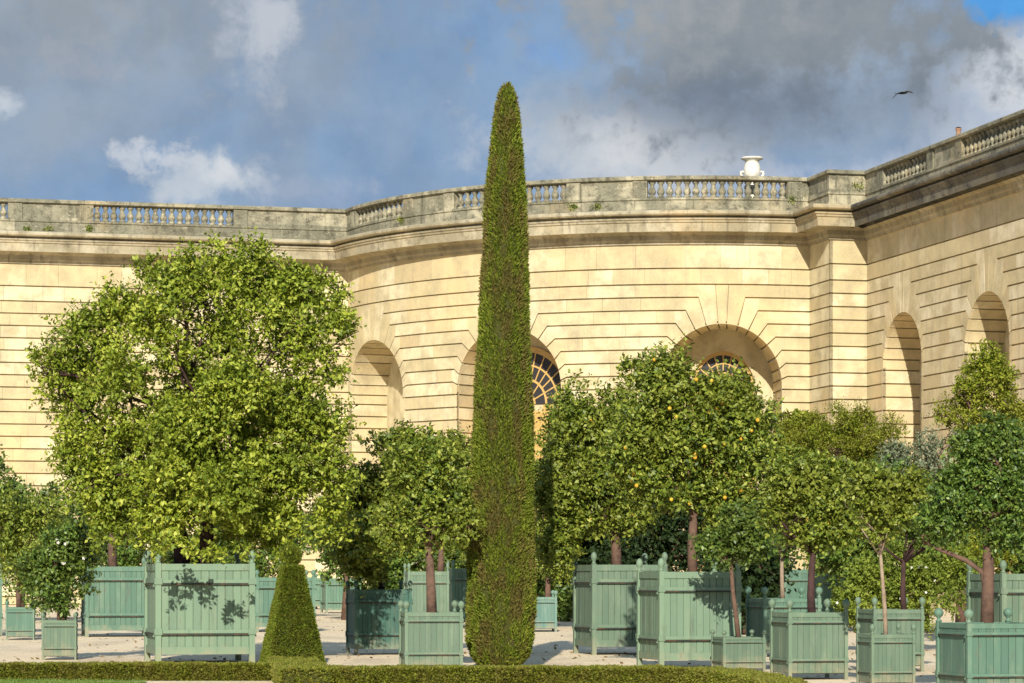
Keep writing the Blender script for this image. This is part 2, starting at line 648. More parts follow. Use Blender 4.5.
def niche(mb, seg, sc, r, zc, ph, depth):
    """rusticated reveal of an arch plus its joints; returns nothing"""
    # outline parameter list of stones: jamb pieces then voussoirs
    for sgn in (-1, 1):
        marks = []
        for zq in LINES:
            if zq < zc - 0.02 and all(abs(zq - k) > 0.02 for k in ph):
                marks.append(('z', zq))
        for kk in sorted(ph):
            marks.append(('p', radians(ph[kk])))
        marks.append(('p', pi / 2))
        for m0, m1 in zip(marks[:-1], marks[1:]):
            def pt(m, off, sgn2, rad):
                if m[0] == 'z':
                    return (rad, m[1] + off * sgn2)
                p = m[1] + off * sgn2 / r
                return (rad * cos(p), zc + rad * sin(p))

            def path(ma, oa, sa, mb_, ob, sb, rad, k=5):
                a_, b_ = pt(ma, oa, sa, rad), pt(mb_, ob, sb, rad)
                out = []
                for i in range(k + 1):
                    t = i / k
                    if ma[0] == 'p' and mb_[0] == 'p':
                        p = (ma[1] + oa * sa / r) * (1 - t) + (mb_[1] + ob * sb / r) * t
                        out.append((rad * cos(p), zc + rad * sin(p)))
                    else:
                        zz = a_[1] * (1 - t) + b_[1] * t
                        out.append((arch_x(rad, zc, zz), zz))
                return out
            last = m1 == marks[-1]
            pp = path(m0, GV, +1, m1, 0.0 if last else GV, -1, r)
            vs, fs = [], []
            nd = 3
            for (x, zz) in pp:
                for j in range(nd + 1):
                    vs.append(seg.map(sc + sgn * x, zz, -depth * j / nd))
            for i in range(len(pp) - 1):
                for j in range(nd):
                    q = i * (nd + 1) + j
                    fs.append((q, q + 1, q + nd + 2, q + nd + 1))
            mb.add(vs, fs, random.random())
            # groove across the reveal at m0
            a0 = pt(m0, GV, -1, r)
            a1 = pt(m0, GV, +1, r)
            g0 = pt(m0, GV, -1, r + 0.13)
            g1 = pt(m0, GV, +1, r + 0.13)
            q = []
            for (x, zz) in (a0, g0, g1, a1):
                q.append(seg.map(sc + sgn * x, zz, -0.0))
                q.append(seg.map(sc + sgn * x, zz, -depth))
            mb.add(q, [(0, 1, 3, 2), (2, 3, 5, 4), (4, 5, 7, 6)], 0.3)


def arch_sheet(mb, seg, sc, r, zc, n, hole=None, z_lo=0.0, rr=None):
    """flat sheet filling an arch at depth n; hole = (radius, centre z)"""
    ss = [sc - r * cos(pi * i / 40) for i in range(41)]
    if hole:
        ss += [sc - hole[0] * cos(pi * i / 32) for i in range(33)]
    ss = sorted(set(round(s, 5) for s in ss))
    for a, b in zip(ss[:-1], ss[1:]):
        ta = zc + sqrt(max(0, r * r - (a - sc) ** 2))
        tb = zc + sqrt(max(0, r * r - (b - sc) ** 2))
        la = lb = z_lo
        if hole and abs((a + b) / 2 - sc) < hole[0]:
            la = hole[1] + sqrt(max(0, hole[0] ** 2 - (a - sc) ** 2))
            lb = hole[1] + sqrt(max(0, hole[0] ** 2 - (b - sc) ** 2))
        mb.add([seg.map(a, la, n), seg.map(b, lb, n), seg.map(b, tb, n), seg.map(a, ta, n)], [(0, 1, 2, 3)], rr)


def sbox(mb, seg, pts, n0, n1, r=None):
    """prism: polygon pts (s,z) between depths n0 (front) and n1"""
    k = len(pts)
    vs = [seg.map(s, z, n0) for s, z in pts] + [seg.map(s, z, n1) for s, z in pts]
    fs = [tuple(range(k)), tuple(range(k, 2 * k))[::-1]]
    for i in range(k):
        fs.append((i, i + k, (i + 1) % k + k, (i + 1) % k))
    mb.add(vs, fs, random.random() if r is None else r)


def fanlight(mbf, mbd, mbg, seg, sc, r, zc, n, bars=14):
    """mbf frame and glazing bars, mbd door leaves below, mbg glass"""
    def ringp(r0, r1, n0, n1, k=30):
        for i in range(k):
            p0, p1 = pi * i / k, pi * (i + 1) / k
            sbox(mbf, seg, [(sc + r0 * cos(p0), zc + r0 * sin(p0)), (sc + r1 * cos(p0), zc + r1 * sin(p0)),
                            (sc + r1 * cos(p1), zc + r1 * sin(p1)), (sc + r0 * cos(p1), zc + r0 * sin(p1))], n0, n1, 0.5)
    ringp(r * 0.90, r * 0.999, n + 0.10, n + 0.003)
    ringp(r * 0.66, r * 0.69, n + 0.062, n + 0.004)
    ringp(r * 0.41, r * 0.45, n + 0.062, n + 0.004)
    ringp(r * 0.16, r * 0.20, n + 0.062, n + 0.004)
    for k in range(1, bars):
        p = pi * k / bars
        u = (cos(p), sin(p))
        w = (-sin(p) * 0.035, cos(p) * 0.035)
        ra = r * (0.20 if k % 2 == 0 else 0.45)
        sbox(mbf, seg, [(sc + ra * u[0] + w[0], zc + ra * u[1] + w[1]), (sc + ra * u[0] - w[0], zc + ra * u[1] - w[1]),
                        (sc + r * 0.9 * u[0] - w[0], zc + r * 0.9 * u[1] - w[1]), (sc + r * 0.9 * u[0] + w[0], zc + r * 0.9 * u[1] + w[1])], n + 0.056, n + 0.006)
    arch_sheet(mbg, seg, sc, r * 0.95, zc, n + 0.02, z_lo=zc - 0.02)
    # transom and doors
    sbox(mbd, seg, [(sc - r * .999, zc - 0.35), (sc + r * .999, zc - 0.35), (sc + r * .999, zc - 0.02), (sc - r * .999, zc - 0.02)], n + 0.16, n + 0.01)
    for k in range(4):
        a = sc - r + 2 * r * k / 4
        b = sc - r + 2 * r * (k + 1) / 4
        sbox(mbd, seg, [(a + .01, 0), (b - .01, 0), (b - .01, zc - 0.36), (a + .01, zc - 0.36)], n + 0.06, n + 0.012)
        zz = 0.4
        while zz < zc - 1.6:
            sbox(mbd, seg, [(a + .2, zz), (b - .2, zz), (b - .2, zz + 1.1), (a + .2, zz + 1.1)], n + 0.10, n + 0.055)
            zz += 1.35


bld = empty('palace_orangery', (0, 140, 0))
tag(bld, 'long cream limestone orangery with arched niches, a bowed middle and a grey balustrade', 'building')
BO = (0, 140, 0)

ARC_ARCH = []
for th, d in ((59.2, 2.2), (29.7, 2.2), (-2.9, 3.0)):
    ARC_ARCH.append((RR * (TH0 - radians(th)), 3.1, 11.2, PHI, d))
WING_ARCH = []
for Yc in (133.1, 123.4, 113.7, 104.0):
    s = (K3[1] - Yc) / 0.970
    WING_ARCH.append((s, 2.45, 11.85, PHI_S, 1.95))

mb = MB(); wall(mb, SEG_G, []); w_g = mb.build('gallery_wall', M_WALL, bld)
mb = MB(); wall(mb, SEG_R, [a[:4] for a in ARC_ARCH]); w_r = mb.build('bowed_wall', M_WALL, bld)
mb = MB(); wall(mb, SEG_P1, [], ext=(0.22, -0.15)); wall(mb, SEG_P2, [], ext=(-0.15, 0.22)); w_p = mb.build('corner_pier', M_WALL, bld)
mb = MB(); wall(mb, SEG_W, [a[:4] for a in WING_ARCH]); w_w = mb.build('wing_wall', M_WING, bld)

for i, (sc, r, zc, ph, d) in enumerate(ARC_ARCH):
    mb = MB()
    SG = Skew(SEG_R, 0.175) if i == 2 else SEG_R
    niche(mb, SG, sc, r, zc, ph, d)
    if i == 0:
        arch_sheet(mb, SEG_R, sc, r + 0.14, zc, -d + 0.002, rr=0.6)
        nn = mb.build('arched_niche', M_WALL, bld)
        continue
    if i == 1:
        nn = mb.build('arched_niche', M_WALL, bld)
        rr_, zz_, n_ = r, zc - 0.7, -d
        mbx = MB()
        arch_sheet(mbx, SEG_R, sc, r + 0.14, zc, -d - 0.02, rr=0.5)
        mbx.build('door_surround', M_WALL, nn, origin=BO)
        rr_ = 3.02
    else:
        rr_, zz_ = 1.95, zc + 0.02
        arch_sheet(mb, SG, sc, r + 0.14, zc, -d + 0.002, hole=(rr_, zz_), rr=0.5)
        n_ = -d - 0.35
        k = 30
        for q in range(k):
            p0, p1 = pi * q / k, pi * (q + 1) / k
            mb.add([SG.map(sc + rr_ * cos(p), zz_ + rr_ * sin(p), n) for p in (p0, p1) for n in (-d, n_)][0:4], [(0, 1, 3, 2)], 0.5)
        for sg in (-1, 1):
            mb.add([SG.map(sc + sg * rr_, zq, n) for zq in (0, zz_) for n in (-d, n_)], [(0, 1, 3, 2)], 0.5)
        nn = mb.build('arched_niche', M_WALL, bld)
    f1, f2, f3 = MB(), MB(), MB()
    fanlight(f1, f2, f3, SG, sc, rr_, zz_, n_, 14 if i == 1 else 10)
    f1.build('fanlight', M_OCHRE, nn, origin=BO)
    f2.build('door', M_OCHRE, nn, origin=BO)
    f3.build('window_glass', M_GLASS, nn, origin=BO)
for (sc, r, zc, ph, d) in WING_ARCH:
    mb = MB()
    niche(mb, SEG_W, sc, r, zc, ph, d)
    arch_sheet(mb, SEG_W, sc, r + 0.14, zc, -d + 0.002, rr=0.6)
    mb.build('arched_niche', M_WING, bld)

# ---- swept cornice and parapet
arc_pts = [arc_pt(TH0 + (TH1 - TH0) * i / 60) for i in range(61)]
PATH = [SEG_G.p, J - A * 0.01] if False else [SEG_G.p] + arc_pts + [K2, K3, K3 + B * 48.0]
PATH = [np.array(p) for p in PATH]


def densify(path, step=1.2):
    out = [path[0]]
    for a, b in zip(path[:-1], path[1:]):
        l = np.linalg.norm(b - a)
        k = max(1, int(l / step))
        for i in range(1, k + 1):
            out.append(a + (b - a) * i / k)
    return out


DP = densify(PATH)
DS = [0.0]
for a, b in zip(DP[:-1], DP[1:]):
    DS.append(DS[-1] + np.linalg.norm(b - a))
NORM = []
for i in range(len(DP)):
    d1 = DP[i] - DP[i - 1] if i > 0 else DP[1] - DP[0]
    d2 = DP[i + 1] - DP[i] if i < len(DP) - 1 else d1
    d1 = d1 / np.linalg.norm(d1)
    d2 = d2 / np.linalg.norm(d2)
    n1 = np.array((d1[1], -d1[0]))
    n2 = np.array((d2[1], -d2[0]))
    NORM.append((n1 + n2) / (1 + n1 @ n2))


def at_s(s):
    i = int(np.searchsorted(DS, s)) - 1
    i = max(0, min(i, len(DS) - 2))
    t = (s - DS[i]) / (DS[i + 1] - DS[i])
    d = DP[i + 1] - DP[i]
    d = d / np.linalg.norm(d)
    return DP[i] * (1 - t) + DP[i + 1] * t, np.array((d[1], -d[0])), i


def sweep(mb, s0, s1, prof, closed=True, caps=True):
    pts = []
    q, n, i = at_s(s0)
    pts.append((q, n if 1e-3 < s0 else NORM[0], s0))
    for k in range(len(DS)):
        if s0 + 1e-4 < DS[k] < s1 - 1e-4:
            pts.append((DP[k], NORM[k], DS[k]))
    q, n, i = at_s(s1)
    pts.append((q, n, s1))
    m = len(prof)
    vs = []
    for q, n, s in pts:
        for (nn, zz) in prof:
            w = q + n * nn
            vs.append((w[0], w[1], zz))
    r = random.random()
    for i in range(len(pts) - 1):
        if i % 2 == 0:
            r = random.random()
        fs = []
        for j in range(m if closed else m - 1):
            j2 = (j + 1) % m
            fs.append((i * m + j, i * m + j2, (i + 1) * m + j2, (i + 1) * m + j))
        for f in fs:
            mb.f.append(tuple(x + len(mb.v) for x in f))
            mb.r.append(r)
    b = len(mb.v)
    mb.v.extend(vs)
    if closed and caps:
        mb.f.append(tuple(b + j for j in range(m))); mb.r.append(r)
        mb.f.append(tuple(b + (len(pts) - 1) * m + j for j in range(m))[::-1]); mb.r.append(r)


SEND = DS[-1]
mb = MB()
CORN = [(-0.4, 18.30), (0.10, 18.30), (0.12, 18.42), (0.20, 18.52), (0.22, 18.74), (0.40, 18.84), (0.96, 18.90), (0.96, 18.84), (1.03, 18.84),
        (1.06, 19.26), (1.13, 19.30), (1.15, 19.40), (1.21, 19.42), (1.23, 19.50), (0.98, 19.53), (0.98, 19.60), (1.34, 19.64), (1.40, 19.70), (1.40, 19.80), (1.32, 19.88), (0.5, 19.95), (-0.4, 19.95)]
S_SPLIT = float(GL) + RR * (TH0 - TH1) + 2.95 + 1.95
sweep(mb, 0, S_SPLIT, CORN)
mb.build('cornice', M_CORN, bld)
mb = MB()
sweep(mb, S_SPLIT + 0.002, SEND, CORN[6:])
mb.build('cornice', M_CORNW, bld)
mb = MB()
sweep(mb, S_SPLIT + 0.002, SEND, CORN[:6] + [(0.40, 18.86), (-0.4, 18.86)])
mb.build('cornice', M_CORN, bld)

# s on the path for a picture column, measured on the parapet line
SAM = np.linspace(0, SEND - 0.01, 4000)
PXS = []
for s in SAM:
    q, n, _ = at_s(s)
    q = q - n * 0.12
    PXS.append(512 + F * q[0] / q[1])
PXS = np.array(PXS)


def s_px(px, lo=0.0, hi=1e9):
    ok = (SAM >= lo) & (SAM <= hi)
    i = np.argmin(np.where(ok, np.abs(PXS - px), 1e9))
    return float(SAM[i])


S_J = float(GL)
S_K1 = S_J + sum(np.linalg.norm(b - a) for a, b in zip(arc_pts[:-1], arc_pts[1:]))
S_K3 = S_K1 + 2.95 + 1.95
bays = [(s_px(-230, 0, S_J), s_px(-90, 0, S_J)), (s_px(-62, 0, S_J), s_px(8, 0, S_J)), (s_px(93, 0, S_J), s_px(233, 0, S_J)),
        (s_px(360, S_J, S_K1), s_px(407, S_J, S_K1)), (s_px(457, S_J, S_K1), s_px(568, S_J, S_K1)),
        (s_px(648, S_J, S_K1), s_px(786, S_J, S_K1)),
        (s_px(888, S_K3, SEND), s_px(932, S_K3, SEND)), (s_px(967, S_K3, SEND), s_px(1058, S_K3, SEND))]
para = MB()
sweep(para, 0, SEND, [(-0.850, 19.90), (0.260, 19.90), (0.260, 20.02), (0.100, 20.10), (0.100, 20.52), (0.160, 20.56), (0.160, 20.66), (-0.450, 20.66), (-0.450, 20.3), (-0.850, 20.3)])
sweep(para, 0, SEND, [(-0.420, 21.53), (0.100, 21.53), (0.240, 21.57), (0.240, 21.70), (0.160, 21.77), (-0.360, 21.77), (-0.460, 21.70), (-0.460, 21.58)])
cur = 0.0
for (a, b) in bays + [(SEND, SEND)]:
    if a - cur > 0.1:
        sweep(para, cur, a, [(-0.380, 20.64), (0.080, 20.64), (0.080, 21.55), (-0.380, 21.55)])
        # raised end blocks of each pedestal and its moulded base
        for e0, e1 in ((cur, min(cur + 0.75, a)), (max(a - 0.75, cur), a)):
            sweep(para, e0 + 0.003, e1 - 0.003, [(-0.100, 20.662), (0.155, 20.662), (0.155, 21.528), (-0.100, 21.528)])
        sweep(para, cur + 0.8, max(a - 0.8, cur + 0.85), [(-0.100, 20.664), (0.110, 20.664), (0.110, 20.80), (-0.100, 20.86)])
    cur = b
parapet = para.build('parapet', M_PARA, bld)
# little projecting block at the break near the gallery end and at the pier
balp = MB()
balp.lathe([(0.19, 0), (0.19, 0.10), (0.12, 0.13), (0.12, 0.16), (0.18, 0.24), (0.195, 0.32), (0.175, 0.42), (0.11, 0.56), (0.09, 0.64), (0.12, 0.68),
            (0.12, 0.72), (0.18, 0.76), (0.18, 0.872)], seg=12)
bal_me = balp.mesh('baluster', M_PARA, smooth=True)
nb = 0
for (a, b) in bays:
    k = max(2, int(round((b - a) / 0.46)))
    for i in range(k):
        s = a + (b - a) * (i + 0.5) / k
        q, n, _ = at_s(s)
        p = q - n * 0.14
        if nb >= 99:
            break
        px = 512 + F * p[0] / p[1]
        if px < -60 or px > 1085:
            continue
        o = bpy.data.objects.new('baluster', bal_me)
        COL.objects.link(o)
        o.parent = parapet
        o.location = (p[0] - BO[0], p[1] - BO[1], 20.659)
        o.rotation_euler = (0, 0, random.uniform(0, 6))
        nb += 1
print('balusters', nb)
# roof terrace behind the parapet
mb = MB()
rp = [tuple(p) for p in DP]
vs = []
for p, n in zip(DP, NORM):
    q = p - n * 0.82
    vs.append((q[0], q[1], 19.95))
vs += [(DP[-1][0] + 60, DP[-1][1] + 10, 19.95), (60, 230, 19.95), (-70, 215, 19.95), (-70, 150, 19.95)]
mb.add(vs, [tuple(range(len(vs)))])
mb.build('roof_terrace', M_PARA, bld)

# ------------------------------------------------------------------ urn, pot, bird, wall plants
def on_parapet(px, lo, hi, n=-0.13, z=21.77):
    s = s_px(px, lo, hi)
    q, nn, _ = at_s(s)
    p = q + nn * n
    return (p[0], p[1], z)


# the urn stands on the terrace just behind the rail
pu = on_parapet(757, S_J, S_K1, n=-1.2, z=19.95)
urn = empty('urn', pu)
tag(urn, 'white marble urn with a wide rim and two handles, behind the balustrade', 'urn')
urn.scale = (0.78, 0.78, 0.80)
urn.location.z += 0.52
mb = MB(); mb.box(-0.42, 0.42, -0.42, 0.42, -0.48, 1.1); mb.box(-0.5, 0.5, -0.5, 0.5, 1.1, 1.24); mb.build('pedestal', M_MARBLE, urn, local=True)
mb = MB()
mb.lathe([(0.30, 1.24), (0.30, 1.30), (0.18, 1.36), (0.17, 1.44), (0.36, 1.58), (0.50, 1.80), (0.56, 2.05), (0.55, 2.35), (0.48, 2.60), (0.42, 2.72), (0.46, 2.80),
          (0.62, 2.90), (0.72, 2.94), (0.74, 3.02), (0.66, 3.05), (0.5, 3.0)], seg=28)
mb.build('bowl', M_MARBLE, urn, local=True, smooth=True)
for sg in (-1, 1):
    mb = MB()
    mb.tube([(sg * 0.42, 0, 1.72), (sg * 0.62, 0, 1.78), (sg * 0.74, 0, 1.95), (sg * 0.72, 0, 2.12), (sg * 0.58, 0, 2.14), (sg * 0.46, 0, 2.02)],
            [0.07, 0.09, 0.10, 0.09, 0.08, 0.06], 8)
    mb.build('handle', M_MARBLE, urn, local=True, smooth=True)

pp = on_parapet(958, S_K3, SEND, n=-0.15, z=21.768)
pot = empty('chimney_pot', pp)
tag(pot, 'small terracotta pot standing on the sloping parapet rail at the right', 'clay pot')
mb = MB(); mb.lathe([(0.11, 0), (0.11, 0.30), (0.14, 0.31), (0.14, 0.38), (0.11, 0.39)], seg=14); mb.build('pot_body', M_TERRA, pot, local=True, smooth=False)
mb = MB(); mb.lathe([(0.125, 0.392), (0.13, 0.43), (0.05, 0.46)], seg=14); mb.build('cap', M_BARKD, pot, local=True)

# bird
bY = 110.0
bird = empty('bird', (wx(902, bY), bY, wz(93.5, bY)))
tag(bird, 'small dark bird gliding high in front of the grey cloud', 'bird')
mb = MB()
mb.tube([(-0.20, 0.0, 0.00), (-0.12, 0, 0.01), (0.0, 0, 0.02), (0.12, 0, 0.02), (0.19, 0, 0.035), (0.24, 0, 0.03)], [0.012, 0.035, 0.055, 0.045, 0.03, 0.008], 8)
mb.build('bird_body', M_BIRD, bird, local=True, smooth=True)
for pts in ([(0.05, 0.0, 0.04), (-0.10, -0.05, 0.02), (-0.26, -0.06, -0.08), (-0.40, -0.04, -0.22)],
            [(0.05, 0.02, 0.05), (0.20, 0.05, 0.09), (0.34, 0.06, 0.07), (0.46, 0.05, 0.02)]):
    mb = MB()
    ws = [0.10, 0.11, 0.085, 0.012]
    vs = []
    for (x, y, z_), w in zip(pts, ws):
        vs += [(x - 0.3 * w, y + w, z_), (x + 0.3 * w, y - w, z_), (x, y, z_ + 0.012 + w * 0.08), (x, y, z_ - 0.006)]
    fs = []
    for i in range(3):
        a, b = i * 4, i * 4 + 4
        fs += [(a, a + 2, b + 2, b), (a + 2, a + 1, b + 1, b + 2), (a, b, b + 3, a + 3), (a + 3, b + 3, b + 1, a + 1)]
    mb.add(vs, fs)
    mb.build('wing', M_BIRD, bird, local=True)
mb = MB(); mb.add([(-0.18, 0.02, 0.0), (-0.18, -0.02, 0.0), (-0.30, -0.06, -0.01), (-0.31, 0.06, -0.01), (-0.24, 0, 0.012)], [(0, 1, 4), (1, 2, 4), (2, 3, 4), (3, 0, 4), (0, 3, 2, 1)])
mb.build('tail', M_BIRD, bird, local=True)

WP = [(27, 230, 'low green tuft rooted in the parapet at the far left'), (47, 230, 'green tuft in a parapet joint left of the dark upright joint'),
      (88, 229, 'yellow green tuft in the parapet beside the dark upright joint'), (406, 220, 'green tuft on the bowed parapet left of the cypress'),
      (575, 207, 'green tuft on the parapet just right of the cypress'), (599, 207, 'second green tuft right of the cypress on the parapet'),
      (790, 200, 'dark green tuft at the right end of the open balusters'), (811, 195, 'ochre green tuft in the inner corner of the parapet'),
      (855, 186, 'tall green tuft on the solid corner block of the parapet')]
for (px, py, lab) in WP:
    if px < 350:
        lo, hi = 0, S_J
    elif px < 800:
        lo, hi = S_J, S_K1
    else:
        lo, hi = S_K1 - 0.5, SEND
    s = s_px(px, lo, hi)
    q, nn, _ = at_s(s)
    q = q + nn * 0.15
    zz = wz(py, q[1])
    o0 = (q[0], q[1], zz)
    n = 110
    d = rng.normal(size=(n, 3)) * (0.13, 0.05, 0.10) * (1.4 if px == 855 else 1.0)
    P = np.array(o0) + d
    U = rng.normal(size=(n, 3)) * 0.07 + np.array((0, -0.02, 0.03))
    V = np.cross(U, rng.normal(size=(n, 3)))
    V = V / (np.linalg.norm(V, axis=1, keepdims=True) + 1e-9) * 0.025
    o = quads_object('wall_plant', P, U, V, rng.random(n), LEAF['mid'], origin=o0)
    o.location = o0
    tag(o, lab, 'wall plant', 'tufts growing in the parapet')

# ------------------------------------------------------------------ PLANTER BOXES
def planter_template(kind):
    """unit box 1 x 1 x 1 (posts included, finials above)"""
    root = empty('planter_box', (0, 0, 0))
    pw = 0.058
    a = 0.5 - pw            # panel half extent
    big = kind == 'large'
    z0 = 0.12 if big else 0.10
    rails = (0.30, 0.80) if big else (0.28, 0.84)
    for si in range(4):
        ca, sa = cos(si * pi / 2), sin(si * pi / 2)
        R = lambda x, y, z_, ca=ca, sa=sa: (x * ca - y * sa, x * sa + y * ca, z_)
        mb = MB()
        nbd = 11 if big else 9
        for k in range(nbd):
            x0 = -a + 2 * a * k / nbd
            x1 = -a + 2 * a * (k + 1) / nbd
            off = random.uniform(-0.0015, 0.0015)
            mb.box(x0 + 0.0035, x1 - 0.0035, -0.475 + off, -0.448, z0 + 0.002, 0.985 + random.uniform(-0.004, 0.003), M=R)
        mb.box(-a, a, -0.462, -0.440, z0 + 0.004, 0.975, r=0.1, M=R)
        mb.build('side_panel', M_TUB, root, local=True)
        for zr in rails:
            mb = MB()
            mb.box(-a + 0.002, a - 0.002, -0.492, -0.476, zr, zr + 0.034, r=0.9, M=R)
            mb.build('rail', M_TUB, root, local=True)
            mb = MB()
            mb.box(-0.5, 0.5, -0.505, -0.4765, zr - 0.016, zr - 0.003, M=R)
            mb.build('iron_bar', M_IRON, root, local=True)
        mb = MB()
        if big:
            mb.box(-a + 0.002, a - 0.002, -0.488, -0.4765, z0 - 0.03, z0 + 0.045, r=0.7, M=R)
            mb.build('bottom_board', M_TUB, root, local=True)
        mb = MB()
        mb.box(-a + 0.002, a - 0.002, -0.486, -0.4765, 0.925, 0.992, r=0.8, M=R)
        mb.build('top_board', M_TUB, root, local=True)
    for (sx, sy) in ((-1, -1), (1, -1), (1, 1), (-1, 1)):
        x, y = sx * (0.5 - pw / 2), sy * (0.5 - pw / 2)
        mb = MB()
        h = pw / 2
        mb.box(x - h, x + h, y - h, y + h, 0.0, 1.0, r=0.95)
        post = mb.build('corner_post', M_TUB, root, local=True)
        mb = MB()
        if big:
            prof = [(0.026, 1.0), (0.034, 1.008), (0.020, 1.02), (0.018, 1.028), (0.034, 1.05), (0.042, 1.075), (0.038, 1.10), (0.024, 1.122), (0.008, 1.132)]
        else:
            prof = [(0.036, 1.0), (0.042, 1.015), (0.020, 1.04), (0.022, 1.055), (0.050, 1.085), (0.062, 1.12), (0.055, 1.155), (0.030, 1.18), (0.010, 1.19)]
        mb.lathe(prof, cx=x, cy=y, seg=14, r=0.95)
        mb.build('finial', M_TUB, post, local=True, smooth=True)
        for zr in rails:
            mb = MB()
            mb.box(x - h - 0.010, x + h + 0.010, y - h - 0.010, y + h + 0.010, zr - 0.014, zr + 0.048, r=0.6)
            mb.box(x + sx * (h + 0.008) - 0.012, x + sx * (h + 0.008) + 0.012, y - sy * 0.03 - 0.012, y - sy * 0.03 + 0.012, zr - 0.035, zr - 0.015, r=0.2)
            mb.build('hinge', M_TUB, post, local=True)
    mb = MB()
    # lumpy soil
    k = 8
    vs = [(-0.45 + 0.9 * i / k, -0.45 + 0.9 * j / k, 0.90 + random.uniform(-0.012, 0.02)) for j in range(k + 1) for i in range(k + 1)]
    fs = [(j * (k + 1) + i, j * (k + 1) + i + 1, (j + 1) * (k + 1) + i + 1, (j + 1) * (k + 1) + i) for j in range(k) for i in range(k)]
    mb.add(vs, fs)
    mb.build('soil', M_SOIL, root, local=True)
    mb = MB()
    mb.box(-0.44, 0.44, -0.44, 0.44, z0 - 0.01, z0 + 0.02)
    mb.build('floor_board', M_TUB, root, local=True)
    return root


CH = {}


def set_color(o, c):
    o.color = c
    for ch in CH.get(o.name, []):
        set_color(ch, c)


def index_children(o):
    CH[o.name] = [c for c in bpy.data.objects if c.parent == o]
    for c in CH[o.name]:
        index_children(c)


def copy_tree(o, parent=None):
    c = o.copy()
    COL.objects.link(c)
    if parent is not None:
        c.parent = parent
    CH[c.name] = [copy_tree(ch, c) for ch in CH.get(o.name, [])]
    return c


T_BIG = planter_template('large')
T_SM = planter_template('small')
index_children(T_BIG)
index_children(T_SM)
used = {'large': False, 'small': False}
PL = {}


def planter(key, kind, xl, xr, ytop, ybot=None, Y=None, color=GREEN, rz=12.0, label='', group='green planter boxes', lean=0.0):
    """xl,xr: picture columns of the front face"""
    if Y is None:
        Y = ydepth(ybot)
    H = wz(ytop, Y)
    W = (xr - xl) * Y / F / cos(radians(rz))
    tmpl = T_BIG if kind == 'large' else T_SM
    o = tmpl if not used[kind] else copy_tree(tmpl)
    used[kind] = True
    rr = radians(rz)
    fx = (wx(xl, Y) + wx(xr, Y)) / 2
    # centre lies half a width behind the front face
    cx = fx - sin(rr) * W / 2
    cy = Y + cos(rr) * W / 2
    o.location = (cx, cy, 0)
    o.rotation_euler = (0, 0, rr)
    o.scale = (W, W, H)
    set_color(o, color)
    tag(o, label, 'planter box', group)
    PL[key] = (cx, cy, H * 0.90, W)
    return o


def vary(c, k, b=0.0):
    return (c[0] * k, c[1] * k, c[2] * k + b, 1)


PG = 'green wooden planter boxes'
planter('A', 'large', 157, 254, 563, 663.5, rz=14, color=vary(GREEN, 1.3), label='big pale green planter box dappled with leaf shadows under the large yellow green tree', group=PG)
planter('B', 'large', 86, 150, 566, 637, rz=12, color=TEAL, label='tall green planter box behind and left of the big dappled one', group=PG)
planter('C', 'small', 6, 34, 607, 640, rz=8, color=vary(TEAL, 1.05), label='small blue green planter box standing farthest left on the gravel', group=PG)
planter('D', 'small', 42, 76, 620, 660, rz=7, color=GREEN, label='small green planter box holding the dark leaved shrub with white blooms', group=PG)
planter('E', 'large', -62, 1, 571, 636, rz=12, color=TEAL, label='tall green planter box cut off by the left edge of the picture', group=PG)
planter('F', 'large', 256, 315, 577, 632, rz=12, color=TEAL, label='green planter box half hidden behind the clipped pyramid', group=PG)
planter('G', 'large', 286, 322, 578, Y=128, rz=12, color=vary(TEAL, 1.1), label='distant green planter box seen just right of the clipped pyramid', group=PG)
planter('H', 'large', 326, 362, 578, Y=115, rz=12, color=vary(TEAL, 1.1), label='distant green planter box on short legs, left of the shaded planter', group=PG)
planter('I', 'large', 355, 412, 589, 655, rz=12, color=GREEN_SHADED, label='green planter box with leaf shade put into its colour, left of the cypress', group=PG)
planter('J', 'small', 405, 463, 612, 671, rz=8, color=GREEN, label='low green planter box touching the left side of the cypress foot', group=PG)
planter('K', 'large', 408, 449, 571, Y=78, rz=8, color=vary(GREEN, 1.05), label='tall green planter box behind the low one beside the cypress', group=PG)
planter('L', 'large', 452, 500, 568, Y=84, rz=8, color=TEAL, label='green planter box mostly hidden behind the left edge of the cypress', group=PG)
planter('M', 'small', 520, 557, 597, 632, rz=4, color=vary(TEAL, 1.15, 0.03), label='blue green planter box just right of the cypress on bright gravel', group=PG)
planter('N', 'small', 562, 584, 597, 621, rz=4, color=TEAL, label='small far planter box between the cypress and the tall planters', group=PG)
planter('O', 'large', 560, 596, 577, Y=112, rz=4, color=TEAL, label='far tall planter box rising above the small far one right of the cypress', group=PG)
planter('P', 'large', 592, 668, 564, 655, rz=13, color=vary(GREEN, 0.98), label='tall planter box on feet, left one of the two big ones in the middle', group=PG)
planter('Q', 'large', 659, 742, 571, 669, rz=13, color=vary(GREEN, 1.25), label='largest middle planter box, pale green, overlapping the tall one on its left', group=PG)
planter('R', 'small', 723, 766, 637, 672, rz=12, color=vary(GREEN, 0.92), label='lowest planter box, in front of the pale big one, with a thin leaning stem', group=PG)
planter('S', 'small', 763, 822, 598, 657, rz=12, color=TEAL, label='blue green planter box behind two others, its twin knobs against dark foliage', group=PG)
planter('T', 'small', 788, 849, 612, 680, rz=12, color=vary(GREEN, 1.0), label='square planter box with a dark straight trunk, a leaf shadow at its lower right', group=PG)
planter('U', 'small', 873, 925, 609, 672, rz=12, color=vary(GREEN, 0.95), label='planter box behind the one with a pale thin stem, in front of the rose bush', group=PG)
